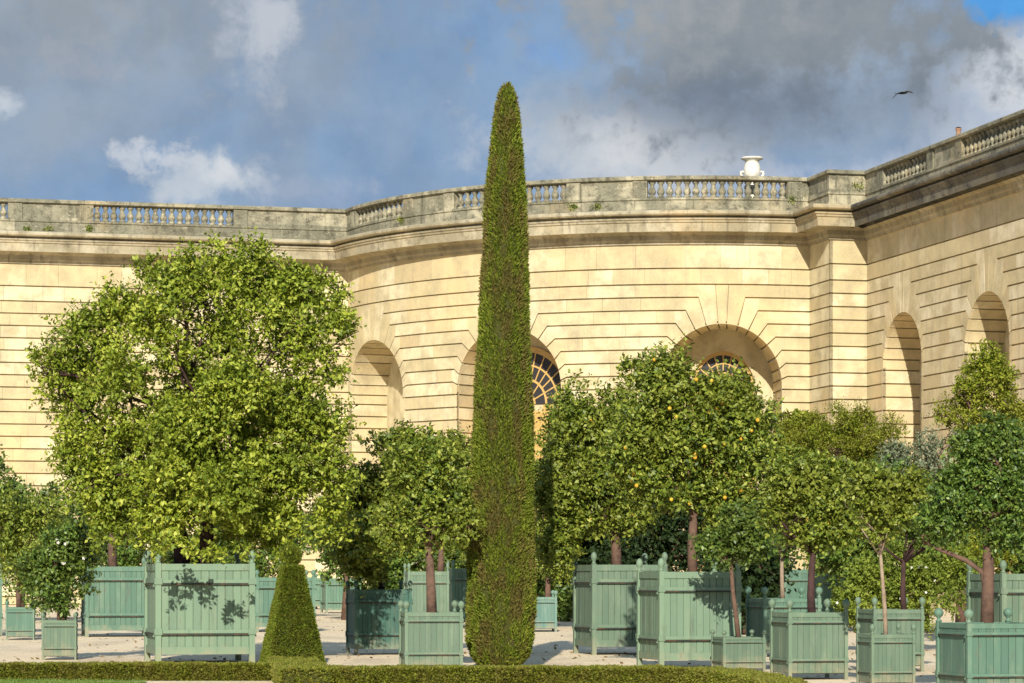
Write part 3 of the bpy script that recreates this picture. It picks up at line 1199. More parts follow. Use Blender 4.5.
planter('V', 'small', 871, 916, 634, Y=39, rz=12, color=vary(GREEN, 0.98), label='nearest narrow planter box with the pale thin forked stem', group=PG)
planter('W', 'small', 966, 1045, 623, Y=36, rz=14, color=TEAL, label='planter box in the lower right corner with a stout brown trunk behind it', group=PG)
planter('X', 'large', 1000, 1085, 573, Y=46, rz=14, color=vary(GREEN, 0.95), label='tall planter box at the right edge behind the corner planter', group=PG)
planter('Y', 'large', 784, 815, 569, Y=84, rz=12, color=TEAL, label='far tall planter box seen between two trunks above the blue green one', group=PG)
planter('Z', 'large', 822, 856, 573, Y=80, rz=12, color=TEAL, label='far planter box partly veiled by the rose bush', group=PG)

# ------------------------------------------------------------------ TREES
def unit(v):
    return v / (np.linalg.norm(v, axis=-1, keepdims=True) + 1e-9)


def leaves_for(clumps, n, L_, rng, up=0.35, droop=0.0, inner=0.35):
    """clumps: array (k,4) centre + radius; leaves sit on shoots that leave each clump centre"""
    per = 9
    ns = n // per
    w = clumps[:, 3] ** 2 * rng.uniform(0.25, 1.7, len(clumps))
    idx = rng.choice(len(clumps), ns, p=w / w.sum())
    d = unit(rng.normal(size=(ns, 3)) + np.array((0, 0, 0.15)))
    rad = clumps[idx, 3:4]
    a = clumps[idx, :3] + d * rad * rng.uniform(0.25, 0.75, (ns, 1))
    ln = rad * rng.uniform(0.35, 0.95, (ns, 1))
    sd = unit(d + rng.normal(size=(ns, 3)) * 0.45 + np.array((0, 0, up * 0.8)))
    sid = np.repeat(np.arange(ns), per)
    t = (np.tile(np.arange(per), ns)[:, None] + rng.random((ns * per, 1))) / per
    D = sd[sid]
    P = a[sid] + D * ln[sid] * t + rng.normal(size=(ns * per, 3)) * L_ * 0.22
    side = unit(np.cross(D, rng.normal(size=D.shape)))
    tt = unit(side + D * 0.65 + np.array((0, 0, -droop)))
    nrm = unit(np.cross(tt, np.cross(D + 0.01, tt)) + rng.normal(size=D.shape) * 0.45 + np.array((0, 0, up)))
    v = unit(np.cross(nrm, tt))
    nrm = np.cross(tt, v)
    s = L_ * rng.uniform(0.6, 1.25, (len(P), 1))
    return P, tt * s, v * s * 0.29, nrm


def tree(key, x_px, Y, z0, trunk, crown, leafmat, nleaf, L_, label, group='orange trees in planters', name='orange_tree',
         bark=None, tr=0.08, fruit=0, ncl=60, cr=0.42, dy=1.0, fork=0.85, kind_cat='tree', stems=1, limbs=10, gap=0.0, flowers=0, inner=0.35, up=0.35, seed=1):
    """trunk: list of (px,py) from base up; crown: list of (cx,cy,rx,ry) picture ellipses at depth Y"""
    r = np.random.default_rng(seed * 97 + 5)
    bark = bark or M_BARK
    base = (wx(x_px, Y), Y, z0)
    root = empty(name, base)
    tag(root, label, kind_cat, group)
    # clumps
    cl = []
    tot = sum(c[2] * c[3] for c in crown)
    for cw in crown:
        (cx, cy, rx, ry), fy = cw[:4], (cw[4] if len(cw) > 4 else 0.0)
        k = max(3, int(ncl * rx * ry / tot))
        c = np.array((wx(cx, Y + fy), Y + fy, wz(cy, Y + fy)))
        R3 = np.array((rx * Y / F, max(rx, ry) * 0.5 * Y / F * dy + 0.2 * rx * Y / F, ry * Y / F))
        for _ in range(k):
            d = unit(r.normal(size=3))
            rad = r.random() ** 0.42
            rc = cr * r.uniform(0.6, 1.2)
            rc = min(rc, R3.min() * 0.9)
            p = c + d * np.maximum(R3 - rc * 0.55, 0.04) * rad
            cl.append((*p, rc))
    cl = np.array(cl)
    # trunk and limbs
    mb = MB()
    top = None
    tr0 = tr
    for ti, st in enumerate(trunk if isinstance(trunk[0], list) else [trunk]):
        tr = tr0 * (fork if ti else 1.0)
        pts = [(wx(px, Y), Y + 0.02 * i, wz(py, Y)) for i, (px, py) in enumerate(st)]
        pts[0] = (pts[0][0], pts[0][1], z0 - 0.05)
        rad = [tr * (1.12 - 0.42 * i / (len(pts) - 1)) for i in range(len(pts))]
        mb.tube(pts, rad, 10)
        top = np.array(pts[-1])
        # limbs into the crown
        dist = np.linalg.norm(cl[:, :3] - top, axis=1) + np.where(cl[:, 2] < top[2] + 0.15, 50.0, 0.0)
        near = np.argsort(dist)[:max(4, int(len(cl) * (0.12 if (ti and fork < 0.6) else 0.85)))]
        order = near[r.permutation(len(near))[:(3 if (ti and fork < 0.6) else max(3, int(limbs)))]]
        lk = 0.72 if tr > 0.13 else 1.0
        for j in order:
            e = cl[j, :3]
            m1 = top * 0.55 + e * 0.45 + r.normal(size=3) * 0.12
            m1[2] = top[2] + (e[2] - top[2]) * 0.36
            m2 = top * 0.2 + e * 0.8 + r.normal(size=3) * 0.08
            mb.tube([tuple(top - np.array((0, 0, 0.05))), tuple(m1), tuple(m2), tuple(e)], [tr * 0.5 * lk, tr * 0.32 * lk, tr * 0.19 * lk, tr * 0.07], 6)
            # twigs
            for _ in range(2):
                q = e + unit(r.normal(size=3)) * cr
                mb.tube([tuple(m2), tuple((m2 + q) / 2 + r.normal(size=3) * 0.05), tuple(q)], [tr * 0.14, tr * 0.09, tr * 0.04], 4)
    mb.build('trunk', bark, root, smooth=True)
    P, U, V, NN = leaves_for(cl, nleaf, L_, r, inner=inner, up=up)
    keep = P[:, 2] > 0.05
    P, U, V, NN = P[keep], U[keep], V[keep], NN[keep]
    quads_object('crown', P, U, V, r.random(len(P)), leafmat, root, origin=base, N=NN, fold=L_ * 0.10)
    if fruit:
        fm = MB(); rf = 0.036
        fm.lathe([(rf * sin(a), -rf * cos(a)) for a in (0.15, 0.6, 1.1, 1.57, 2.0, 2.5, 3.0)], seg=10)
        me = fm.mesh('fruit', M_FRUIT, smooth=True)
        cand = P[(P[:, 1] < Y + 0.2)]
        pick = cand[r.permutation(len(cand))[:fruit * 6]]
        # outermost towards the open side
        pick = pick[np.argsort(pick[:, 1])][:fruit]
        for q in pick:
            o = bpy.data.objects.new('fruit', me)
            COL.objects.link(o)
            o.parent = root
            o.location = tuple(q + np.array((0, -0.01, -0.03)) - np.array(base))
    if flowers:
        fm = MB()
        for k in range(5):
            a = 2 * pi * k / 5
            fm.add([(0, 0, 0), (0.025 * cos(a - .5), -0.006, 0.025 * sin(a - .5)), (0.036 * cos(a), -0.003, 0.036 * sin(a)), (0.025 * cos(a + .5), -0.006, 0.025 * sin(a + .5))], [(0, 1, 2, 3)])
        fm.lathe([(0.01, -0.004), (0.01, 0.004)], seg=6)
        me = fm.mesh('flower', M_PETAL)
        pick = P[np.argsort(P[:, 1] + r.normal(size=len(P)) * 0.15)][:flowers * 40]
        pick = pick[r.permutation(len(pick))[:flowers]]
        for q in pick:
            o = bpy.data.objects.new('flower', me)
            COL.objects.link(o)
            o.parent = root
            o.location = tuple(q + np.array((0, -0.05, 0)) - np.array(base))
            o.rotation_euler = (r.uniform(-.5, .5), 0, r.uniform(-.6, .6))
    return root


def soil(key):
    return PL[key][2]


def ctr(key):
    return PL[key][1]


TG = 'trees standing in the green planter boxes'
yA = ctr('A')
tree('A', 198, yA, soil('A'), [[(184, 572), (182, 548), (176, 522), (166, 498), (160, 470)], [(205, 572), (206, 540), (209, 505), (214, 460), (212, 420)]],
     [(195, 400, 150, 110), (205, 300, 105, 62), (88, 370, 62, 62), (98, 450, 60, 58), (300, 350, 60, 82), (290, 460, 66, 74), (190, 490, 120, 56), (205, 485, 66, 44, -1.4), (185, 430, 52, 36, -1.2), (240, 400, 44, 36, -1.2), (170, 515, 50, 30, -1.0), (345, 325, 24, 14), (46, 370, 34, 28), (110, 500, 56, 38), (295, 515, 60, 44), (135, 532, 46, 20), (268, 535, 50, 20), (320, 440, 40, 50), (222, 551, 40, 10, -2.6), (172, 545, 30, 11, -2.4), (300, 290, 40, 30), (120, 310, 34, 26)],
     LEAF['bright'], 125000, 0.094, 'largest tree, yellow green and broad, on two dark stems in the big dappled planter', TG, bark=M_BARKD, tr=0.16, ncl=260, cr=0.40, limbs=24, seed=2, inner=0.5)
tree('B', 113, ctr('B'), soil('B'), [(113, 575), (112, 545), (113, 520)], [(112, 490, 46, 40)], LEAF['mid'], 5000, 0.13,
     'tree with a slim pinkish trunk behind the largest tree', TG, bark=M_BARK, tr=0.12, ncl=22, cr=0.5, seed=3)
tree('D', 59, ctr('D'), soil('D'), [(59, 628), (58, 600), (60, 575)], [(56, 570, 40, 38), (70, 560, 30, 32), (35, 585, 24, 24), (60, 545, 34, 24), (62, 608, 22, 16)], LEAF['dark'], 9000, 0.085,
     'dark round shrub with small white blooms in the small planter at the left', 'shrubs in small planter boxes', name='flowering_shrub', tr=0.035, ncl=44, cr=0.26, flowers=7, seed=4, kind_cat='shrub')
tree('C', 18, ctr('C'), soil('C'), [(19, 612), (18, 590), (20, 560)], [(20, 545, 34, 48), (0, 520, 30, 55), (40, 520, 30, 32)], LEAF['mid'], 9000, 0.10,
     'leafy tree at the left edge above the smallest blue green planter', TG, tr=0.06, ncl=40, cr=0.4, seed=5)
tree('E', -28, ctr('E'), soil('E'), [(-28, 575), (-28, 550), (-26, 520)], [(-22, 500, 50, 52), (-6, 460, 16, 24), (0, 505, 36, 34)], LEAF['dark'], 9000, 0.12,
     'dark tree cut by the left picture edge, wall visible right of its tip', TG, tr=0.12, ncl=40, cr=0.5, seed=6)
tree('I', 381, ctr('I'), soil('I'), [(381, 594), (382, 570), (380, 540)], [(405, 490, 60, 52), (360, 505, 34, 46), (372, 562, 34, 26, -0.5), (352, 560, 20, 30, -0.7), (400, 450, 44, 22), (385, 535, 34, 22, -1.7)], LEAF['mid'], 30000, 0.10,
     'dark glossy leaved tree above the shaded planter, low foliage hiding its rim', TG, bark=M_BARKD, tr=0.07, ncl=70, cr=0.36, seed=7)
tree('J', 430, ctr('J'), soil('J'), [(432, 618), (431, 590), (430, 565), (428, 545)], [(425, 480, 48, 50), (440, 520, 42, 34), (405, 525, 36, 30)], LEAF['mid'], 14000, 0.085,
     'tree with a straight reddish trunk in the low planter beside the cypress', TG, bark=M_BARK, tr=0.085, ncl=56, cr=0.30, seed=8)
tree('K', 440, ctr('K'), soil('K'), [(440, 575), (441, 560), (442, 540)], [(440, 485, 48, 52), (475, 520, 40, 50), (455, 470, 40, 40)], LEAF['mid'], 15000, 0.12,
     'dark tree behind the reddish trunk, partly hidden by the cypress', TG, tr=0.1, ncl=40, cr=0.5, seed=9)
tree('L', 548, 83, 0.0, [(548, 627), (548, 590), (548, 550)], [(550, 500, 42, 62), (556, 438, 32, 44), (548, 560, 30, 32), (560, 470, 30, 40)], LEAF['mid'], 24000, 0.11,
     'dark tree squeezed between the cypress and the broad orange tree', 'trees farther back', tr=0.1, ncl=50, cr=0.5, seed=10)
tree('P', 617, ctr('P'), soil('P'), [(617, 570), (616, 545), (612, 520)], [(595, 460, 58, 62), (575, 410, 32, 28), (560, 480, 34, 50), (630, 430, 52, 50), (560, 540, 30, 32), (600, 515, 50, 30)], LEAF['mid'], 42000, 0.095,
     'broad orange tree in the left one of the two big middle planters', TG, bark=M_BARK, tr=0.11, ncl=90, cr=0.42, fruit=8, seed=11)
tree('Q', 693, ctr('Q'), soil('Q'), [(693, 576), (692, 545), (694, 515), (692, 490)], [(690, 430, 78, 62), (665, 385, 40, 34), (720, 400, 48, 32), (745, 440, 44, 52), (640, 450, 48, 55), (740, 505, 38, 44), (675, 490, 62, 28), (650, 375, 32, 18)], LEAF['mid'], 52000, 0.088,
     'broad orange tree dotted with fruit, in the largest pale middle planter', TG, bark=M_BARK, tr=0.085, ncl=110, cr=0.38, fruit=26, seed=12)
tree('R', 738, ctr('R') - 0.25, soil('R'), [(739, 640), (736, 615), (733, 590), (731, 562)], [(735, 535, 38, 32), (715, 550, 22, 20), (760, 530, 24, 30)], LEAF['dark'], 8000, 0.075,
     'small round headed tree on a thin leaning stem in the lowest planter', TG, bark=M_BARK, tr=0.042, ncl=36, cr=0.22, seed=13, limbs=6)
tree('S', 782, ctr('S'), soil('S'), [(783, 604), (782, 580), (782, 555)], [(790, 525, 34, 38), (800, 498, 40, 34)], LEAF['dark'], 9000, 0.10,
     'tree with a pale thin trunk behind the square planter', TG, bark=M_BARKP, tr=0.045, ncl=36, cr=0.34, seed=14)
tree('T', 812, ctr('T'), soil('T'), [(812, 622), (811, 595), (812, 568), (814, 550)], [(812, 508, 50, 44), (795, 478, 36, 28), (838, 488, 32, 34), (830, 530, 40, 22), (780, 505, 26, 34)], LEAF['mid'], 17000, 0.078,
     'tree forking low from a dark straight trunk in the square planter', TG, bark=M_BARKD, tr=0.062, ncl=70, cr=0.26, seed=15, fruit=4)
tree('U', 903, ctr('U'), soil('U'), [(904, 618), (903, 590), (904, 560)], [(900, 505, 44, 46), (925, 530, 30, 30)], LEAF['dark'], 10000, 0.08,
     'tree with a dark reddish trunk just right of the pale forked stem', TG, bark=M_BARKD, tr=0.05, ncl=44, cr=0.28, seed=16)
tree('V', 885, ctr('V') - 0.2, soil('V'), [(886, 640), (885, 610), (883, 580), (881, 553)], [(885, 510, 34, 38), (868, 490, 28, 30), (905, 500, 28, 32)], LEAF['mid'], 9000, 0.068,
     'young tree on a pale thin forked stem in the nearest narrow planter', TG, bark=M_BARKP, tr=0.032, ncl=44, cr=0.2, seed=17, limbs=7)
tree('W', 987, ctr('W') + 0.6, soil('W'), [[(987, 630), (988, 590), (989, 550), (988, 520)], [(987, 630), (987, 600), (983, 572), (966, 560), (944, 551), (926, 541)]], [(985, 475, 48, 44), (960, 500, 40, 36), (1015, 490, 40, 44), (990, 440, 36, 30), (940, 525, 26, 22), (1010, 535, 30, 22)], LEAF['dark'], 30000, 0.062,
     'tree with a stout brown trunk and a long side limb behind the corner planter', TG, bark=M_BARK, tr=0.085, ncl=80, cr=0.22, seed=18, limbs=9, fork=0.45)
tree('X', 1040, ctr('X'), soil('X'), [(1040, 580), (1040, 560), (1040, 530)], [(1040, 480, 50, 60), (1010, 520, 24, 30)], LEAF['dark'], 8000, 0.085,
     'tree cut by the right picture edge above the tall planter', TG, tr=0.08, ncl=34, cr=0.34, seed=19)
# free standing trees and shrubs farther back
BG = 'trees and shrubs growing behind the planters'
tree('cone', 990, 62, 0.0, [(990, 645), (990, 600), (990, 480)], [(988, 364, 22, 24), (988, 388, 40, 32), (988, 418, 52, 38), (990, 470, 48, 48), (992, 530, 54, 46)], LEAF['thuja'], 42000, 0.075,
     'tall pointed evergreen rising above the dark tree at the right', BG, name='conical_evergreen', tr=0.12, ncl=150, cr=0.30, seed=20, up=0.8)
tree('thuja', 845, 88, 0.0, [(845, 625), (845, 560), (845, 480)], [(845, 445, 68, 48), (875, 446, 38, 36), (812, 446, 36, 36), (845, 490, 60, 44), (845, 550, 50, 44)], LEAF['thuja'], 110000, 0.066,
     'wide dome shaped feathery evergreen in front of the corner pier', BG, name='domed_evergreen', tr=0.2, ncl=330, cr=0.34, seed=21, up=1.4)
tree('olive', 925, 78, 0.0, [(925, 632), (925, 560), (925, 500)], [(905, 470, 30, 36), (935, 470, 34, 42), (960, 445, 18, 20), (925, 520, 36, 34)], LEAF['olive'], 17000, 0.09,
     'silver grey olive tree right of the domed evergreen', BG, name='olive_tree', tr=0.12, ncl=60, cr=0.42, seed=22)
tree('palm', 788, 92, 0.0, [(788, 620), (788, 520), (788, 440)], [(788, 425, 20, 16), (788, 455, 26, 26)], LEAF['thuja'], 4500, 0.20,
     'small spiky tree between the fruit tree and the domed evergreen', BG, name='young_tree', tr=0.05, ncl=24, cr=0.35, seed=23)
tree('rose', 895, 58, 0.0, [(895, 650), (895, 620), (895, 600)], [(870, 590, 36, 42), (905, 580, 42, 44), (945, 575, 36, 50), (900, 625, 40, 24), (850, 600, 24, 30)], LEAF['rose'], 24000, 0.075,
     'sprawling pale green rose bush with small white flowers between planters', BG, name='rose_bush', tr=0.03, ncl=90, cr=0.28, flowers=11, seed=24, kind_cat='shrub')
rows = [(20, 96, 530, 60, 50, 'distant tree filling the gap at the far left'), (120, 100, 520, 66, 56, 'distant tree seen under the left part of the largest tree'),
        (255, 104, 530, 66, 46, 'distant tree behind the right part of the largest tree'), (345, 98, 520, 40, 50, 'distant tree left of the dark glossy tree'),
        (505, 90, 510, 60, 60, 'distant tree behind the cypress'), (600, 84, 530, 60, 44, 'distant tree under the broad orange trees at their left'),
        (665, 80, 530, 60, 60, 'distant tree with shade painted into its leaves under the broad orange trees in the middle'), (745, 74, 560, 48, 80, 'distant tree, deep shade painted into its leaves, right of the large pale planter'),
        (860, 76, 520, 60, 60, 'distant tree behind the rose bush'), (960, 74, 530, 60, 60, 'distant tree behind the olive tree'), (1030, 74, 500, 60, 90, 'distant tree by the right picture edge'),
        (395, 94, 545, 46, 34, 'distant low tree seen under the dark glossy tree'), (62, 92, 548, 46, 34, 'distant low tree behind the shrub with white blooms'), (455, 100, 548, 40, 34, 'distant low tree left of the cypress foot'), (205, 106, 555, 46, 24, 'distant low tree between the two dark stems'),
        (552, 95, 562, 34, 26, 'distant low tree right of the cypress foot')]
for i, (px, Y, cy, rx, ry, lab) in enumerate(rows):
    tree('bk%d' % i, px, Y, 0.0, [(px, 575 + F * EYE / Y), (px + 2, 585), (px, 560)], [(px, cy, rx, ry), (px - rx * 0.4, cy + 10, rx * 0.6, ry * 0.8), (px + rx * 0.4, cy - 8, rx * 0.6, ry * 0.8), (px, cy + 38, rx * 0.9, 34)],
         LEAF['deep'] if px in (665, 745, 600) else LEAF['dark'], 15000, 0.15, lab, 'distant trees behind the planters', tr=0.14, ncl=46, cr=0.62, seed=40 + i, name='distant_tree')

# ------------------------------------------------------------------ CLIPPED EVERGREENS
def bristle(name, P, NN, n_, Lr, Wr, mat, parent, origin, r, upb=0.4, spread=0.6):
    t = unit(NN + r.normal(size=P.shape) * spread + np.array((0, 0, upb)))
    v = unit(np.cross(t, r.normal(size=P.shape)))
    s = r.uniform(0.6, 1.3, (len(P), 1))
    return quads_object(name, P, t * s * Lr, v * s * Wr, r.random(len(P)), mat, parent, origin=origin)


# tall cypress
cyY = 47.6
prof_px = [(667.4, 21), (662, 27), (654, 31), (640, 34), (600, 35), (550, 34), (500, 32.5), (450, 31), (400, 29.5), (350, 28), (300, 26.2), (250, 24.2), (200, 21.8),
           (160, 19), (130, 15.8), (110, 13), (97, 10.5), (90, 8), (86, 4.5), (84, 1)]
shift_px = lambda py: 500 + (507 - 500) * (660 - py) / 570.0
base = (wx(500, cyY), cyY, 0.0)
cyp = empty('cypress', base)
tag(cyp, 'tall narrow clipped cypress column with a blunt tip, standing alone in the centre', 'tree')
mb = MB(); mb.tube([(base[0], cyY, 0), (base[0], cyY, 0.5), (base[0] + 0.05, cyY, 3.0)], [0.13, 0.11, 0.08], 9); mb.build('trunk', M_BARK, cyp)
prof = [(wz(py, cyY), max(0.3, rp_ - (2.0 if py < 380 else 0.8)) * cyY / F, wx(shift_px(py), cyY)) for py, rp_ in prof_px]
zz = np.array([p[0] for p in prof]); rr_ = np.array([p[1] for p in prof]); xx = np.array([p[2] for p in prof])
mb = MB()
seg = 28
vs, fs = [], []
ZL = np.linspace(zz[0], zz[-1] - 0.02, 90)
rl = np.random.default_rng(5)
bumpv = rl.normal(size=(90, seg)) * 0.012
for i, z_ in enumerate(ZL):
    R_ = np.interp(z_, zz, rr_) * 0.95 - 0.02
    X_ = np.interp(z_, zz, xx)
    for k in range(seg):
        a = 2 * pi * k / seg
        q = max(0.01, R_ + bumpv[i, k])
        vs.append((X_ + q * cos(a), cyY + q * sin(a), z_))
for i in range(89):
    for k in range(seg):
        k2 = (k + 1) % seg
        fs.append((i * seg + k, i * seg + k2, (i + 1) * seg + k2, (i + 1) * seg + k))
fs.append(tuple(range(seg))[::-1]); fs.append(tuple(89 * seg + k for k in range(seg)))
mb.add(vs, fs, 0.5)
mb.build('inner_twigs', M_CORE, cyp, smooth=True)
n = 110000
zr = rl.uniform(zz[0], zz[-1], n * 2)
keep = rl.random(n * 2) < np.interp(zr, zz, rr_) / rr_.max() + 0.03
zr = zr[keep][:n]
n = len(zr)
ang = rl.uniform(0, 2 * pi, n)


def vnoise(x, y, z_, f, sd):
    """cheap smooth noise"""
    rs = np.random.default_rng(sd)
    out = np.zeros_like(x)
    for _ in range(7):
        k = rs.normal(size=3) * f
        out += np.sin(k[0] * x + k[1] * y + k[2] * z_ + rs.uniform(0, 6.28))
    return out / 7


Rz = np.interp(zr, zz, rr_)
lump = vnoise(np.cos(ang), np.sin(ang), zr * 0.3, 7, 3) * 0.035 + vnoise(np.cos(ang), np.sin(ang), zr, 14, 4) * 0.022
Rz2 = Rz * 0.97 + lump - 0.02
# small hollows in the clipped face
hol = vnoise(np.cos(ang), np.sin(ang), zr * 0.55, 10, 9) + 0.5 * vnoise(np.cos(ang), np.sin(ang), zr * 0.9, 24, 10)
sel = ~((hol > 0.42) & (rl.random(n) < 0.8))
Xz = np.interp(zr, zz, xx)
P = np.stack([Xz + Rz2 * np.cos(ang), cyY + Rz2 * np.sin(ang), zr], 1)[sel]
NNs = np.stack([np.cos(ang), np.sin(ang), np.full(n, 0.15)], 1)[sel]
bristle('foliage', P, NNs, n, 0.07, 0.011, M_CYP, cyp, base, rl, upb=0.9, spread=0.45)


def clipped_solid(name, root, corners_b, corners_t, zb, zt, n, mat, Lr, Wr, seed, curved=None, core_in=0.04):
    """frustum with 4 corners bottom/top (counter clockwise) covered in clipped growth"""
    r = np.random.default_rng(seed)
    cb = np.array([(x, y, zb) for x, y in corners_b]); ct = np.array([(x, y, zt) for x, y in corners_t])
    faces = [(cb[i], cb[(i + 1) % 4], ct[(i + 1) % 4], ct[i]) for i in range(4)] + [(ct[0], ct[1], ct[2], ct[3])]
    areas = []
    for f in faces:
        areas.append(0.5 * np.linalg.norm(np.cross(f[2] - f[0], f[3] - f[1])))
    areas = np.array(areas)
    Ps, Ns = [], []
    cen = (cb.mean(0) + ct.mean(0)) / 2
    for f, a in zip(faces, areas):
        k = int(n * a / areas.sum())
        u, v = r.random((k, 1)), r.random((k, 1))
        p = (f[0] * (1 - u) + f[1] * u) * (1 - v) + (f[3] * (1 - u) + f[2] * u) * v
        nr = np.cross(f[1] - f[0], f[3] - f[0]); nr = nr / np.linalg.norm(nr)
        if nr @ (p.mean(0) - cen) < 0:
            nr = -nr
        lump = vnoise(p[:, 0], p[:, 1], p[:, 2], 6, seed) * 0.022 + vnoise(p[:, 0], p[:, 1], p[:, 2], 18, seed + 1) * 0.016
        Ps.append(p + nr * (lump[:, None] - 0.03))
        Ns.append(np.repeat(nr[None], k, 0))
    P = np.concatenate(Ps); Nn = np.concatenate(Ns)
    org = world_loc(root)
    mb = MB()
    ci = lambda c, z_: [tuple((np.array(p[:2]) - cen[:2]) * (1 - core_in * 2 / max(0.3, np.linalg.norm(np.array(p[:2]) - cen[:2]))) + cen[:2]) + (z_,) for p in c]
    vs = ci(cb, zb) + ci(ct, zt - core_in)
    mb.add(vs, [(0, 1, 5, 4), (1, 2, 6, 5), (2, 3, 7, 6), (3, 0, 4, 7), (4, 5, 6, 7), (3, 2, 1, 0)], 0.4)
    mb.build('inner_twigs', M_CORE, root, origin=org)
    bristle('foliage', P, Nn, n, Lr, Wr, mat, root, org, r, upb=0.25, spread=0.6)


# clipped pyramid
pyY = 49.0
kx = pyY / F
f0, f1 = wx(268, pyY), wx(323, pyY)
bw = (f1 - f0)
rzp = radians(14)
ex = np.array((cos(rzp), sin(rzp))); ey = np.array((-sin(rzp), cos(rzp)))
o2 = np.array((f0, pyY))
side = bw * 1.06
cb = [o2, o2 + ex * side, o2 + ex * side + ey * side, o2 + ey * side]
cen2 = sum(cb) / 4
ct = [cen2 + (c - cen2) * 0.34 for c in cb]
pyr = empty('clipped_pyramid', (cen2[0], cen2[1], 0))
tag(pyr, 'clipped yew pyramid with a flat top, right of the big dappled planter', 'topiary')
clipped_solid('pyr', pyr, [tuple(c) for c in cb], [tuple(c) for c in ct], 0.0, wz(565, pyY) - 0.02, 42000, M_YEW, 0.05, 0.010, 31)
# far ball topiary
bY2 = 92.0
ball = empty('clipped_ball', (wx(291, bY2), bY2, 0))
tag(ball, 'small clipped dome just above the tip of the yew pyramid, farther away', 'topiary')
bz, br = wz(556, bY2), 0.32
mb = MB(); mb.tube([(wx(291, bY2), bY2, 0), (wx(291, bY2), bY2, bz - 0.2)], [0.06, 0.05], 8); mb.build('trunk', M_BARK, ball)
d = unit(rl.normal(size=(5000, 3)))
mb = MB(); mb.lathe([(br * 0.93 * sin(a), -br * 0.93 * cos(a)) for a in np.linspace(0.05, 3.09, 9)], cx=wx(291, bY2), cy=bY2, cz=bz, seg=14)
mb.build('inner_twigs', M_CORE, ball, smooth=True)
bristle('foliage', np.array((wx(291, bY2), bY2, bz)) + d * br * 0.96, d, 5000, 0.08, 0.018, M_YEW, ball, (wx(291, bY2), bY2, 0), rl)

# low box hedges
def hedge(label, path, w, h, n, seed):
    """path: list of plan points of the centre line"""
    r = np.random.default_rng(seed)
    p = [np.array(q, float) for q in path]
    org = (p[0][0], p[0][1], 0.0)
    root = empty('box_hedge', org)
    tag(root, label, 'hedge', 'low clipped hedges')
    lens = [np.linalg.norm(b - a) for a, b in zip(p[:-1], p[1:])]
    nr = []
    for i in range(len(p)):
        d1 = unit(p[i] - p[i - 1]) if i else unit(p[1] - p[0])
        d2 = unit(p[i + 1] - p[i]) if i < len(p) - 1 else d1
        n1 = np.array((d1[1], -d1[0])); n2 = np.array((d2[1], -d2[0]))
        nr.append((n1 + n2) / (1 + n1 @ n2))
    core = MB()
    vs, fs = [], []
    prof = [(w / 2 - .03, 0), (w / 2 - .03, h - .05), (w / 2 - .06, h - .03), (-w / 2 + .06, h - .03), (-w / 2 + .03, h - .05), (-w / 2 + .03, 0)]
    for q, nn in zip(p, nr):
        for (a, z_) in prof:
            vs.append((q[0] + nn[0] * a, q[1] + nn[1] * a, z_))
    m = len(prof)
    for i in range(len(p) - 1):
        for j in range(m - 1):
            fs.append((i * m + j, i * m + j + 1, (i + 1) * m + j + 1, (i + 1) * m + j))
    fs.append(tuple(range(m))); fs.append(tuple((len(p) - 1) * m + j for j in range(m))[::-1])
    core.add(vs, fs, 0.3)
    core.build('inner_twigs', M_CORE, root, origin=org)
    Ps, Ns = [], []
    tot = sum(lens)
    for i in range(len(p) - 1):
        k = int(n * lens[i] / tot)
        t = r.random(k)
        c = p[i][None] * (1 - t[:, None]) + p[i + 1][None] * t[:, None]
        nn = nr[i][None] * (1 - t[:, None]) + nr[i + 1][None] * t[:, None]
        u = r.random(k) * (w + 2 * h)
        off = np.where(u < h, w / 2, np.where(u < h + w, w / 2 - (u - h), -w / 2))
        z_ = np.where(u < h, u, np.where(u < h + w, h, h - (u - h - w)))
        N3 = np.where((u < h)[:, None], np.c_[nn, np.zeros(k)], np.where((u < h + w)[:, None], np.array([[0, 0, 1.0]]), np.c_[-nn, np.zeros(k)]))
        P3 = np.c_[c + nn * off[:, None], z_]
        lump = vnoise(P3[:, 0], P3[:, 1], P3[:, 2], 6, seed) * 0.025 + vnoise(P3[:, 0], P3[:, 1], P3[:, 2], 20, seed + 2) * 0.018
        Ps.append(P3 + N3 * (lump[:, None] - 0.02)); Ns.append(N3)
    P3 = np.concatenate(Ps); N3 = np.concatenate(Ns)
    # end faces
    for q, d_ in ((p[0], unit(p[0] - p[1])), (p[-1], unit(p[-1] - p[-2]))):
        k = int(600)
        nn = np.array((d_[1], -d_[0]))
        a = r.uniform(-w / 2, w / 2, k)
        z_ = r.uniform(0, h, k)
        P3 = np.concatenate([P3, np.c_[q[None] + nn[None] * a[:, None], z_]])
        N3 = np.concatenate([N3, np.repeat(np.array([[d_[0], d_[1], 0.0]]), k, 0)])
    bristle('foliage', P3, N3, n, 0.05, 0.014, M_BOX, root, org, r, upb=0.2, spread=0.8)


hw = 0.42
hedge('low box hedge running along the lawn at the left, ending near the pyramid', [(wx(-60, 41.8), 41.8), (wx(120, 41.8), 41.85), (wx(268, 41.8), 41.85)], hw, 0.245, 42000, 51)
hedge('short low hedge stub in front of the pyramid, coming towards the viewer', [(wx(292, 44.5), 44.6), (wx(297, 42), 42.0), (wx(310, 40.0), 39.3)], 0.75, 0.25, 26000, 52)
hp = [(wx(325, 39.7), 39.7), (wx(450, 39.8), 39.8), (wx(560, 39.8), 39.8), (wx(650, 39.7), 39.7), (wx(700, 39.2), 39.3), (wx(732, 38.2), 38.3), (wx(760, 36.5), 36.7), (wx(780, 34.8), 34.8), (wx(794, 32.8), 32.8)]
hedge('long low box hedge crossing below the cypress and curving away at the right', hp, 0.52, 0.26, 95000, 53)

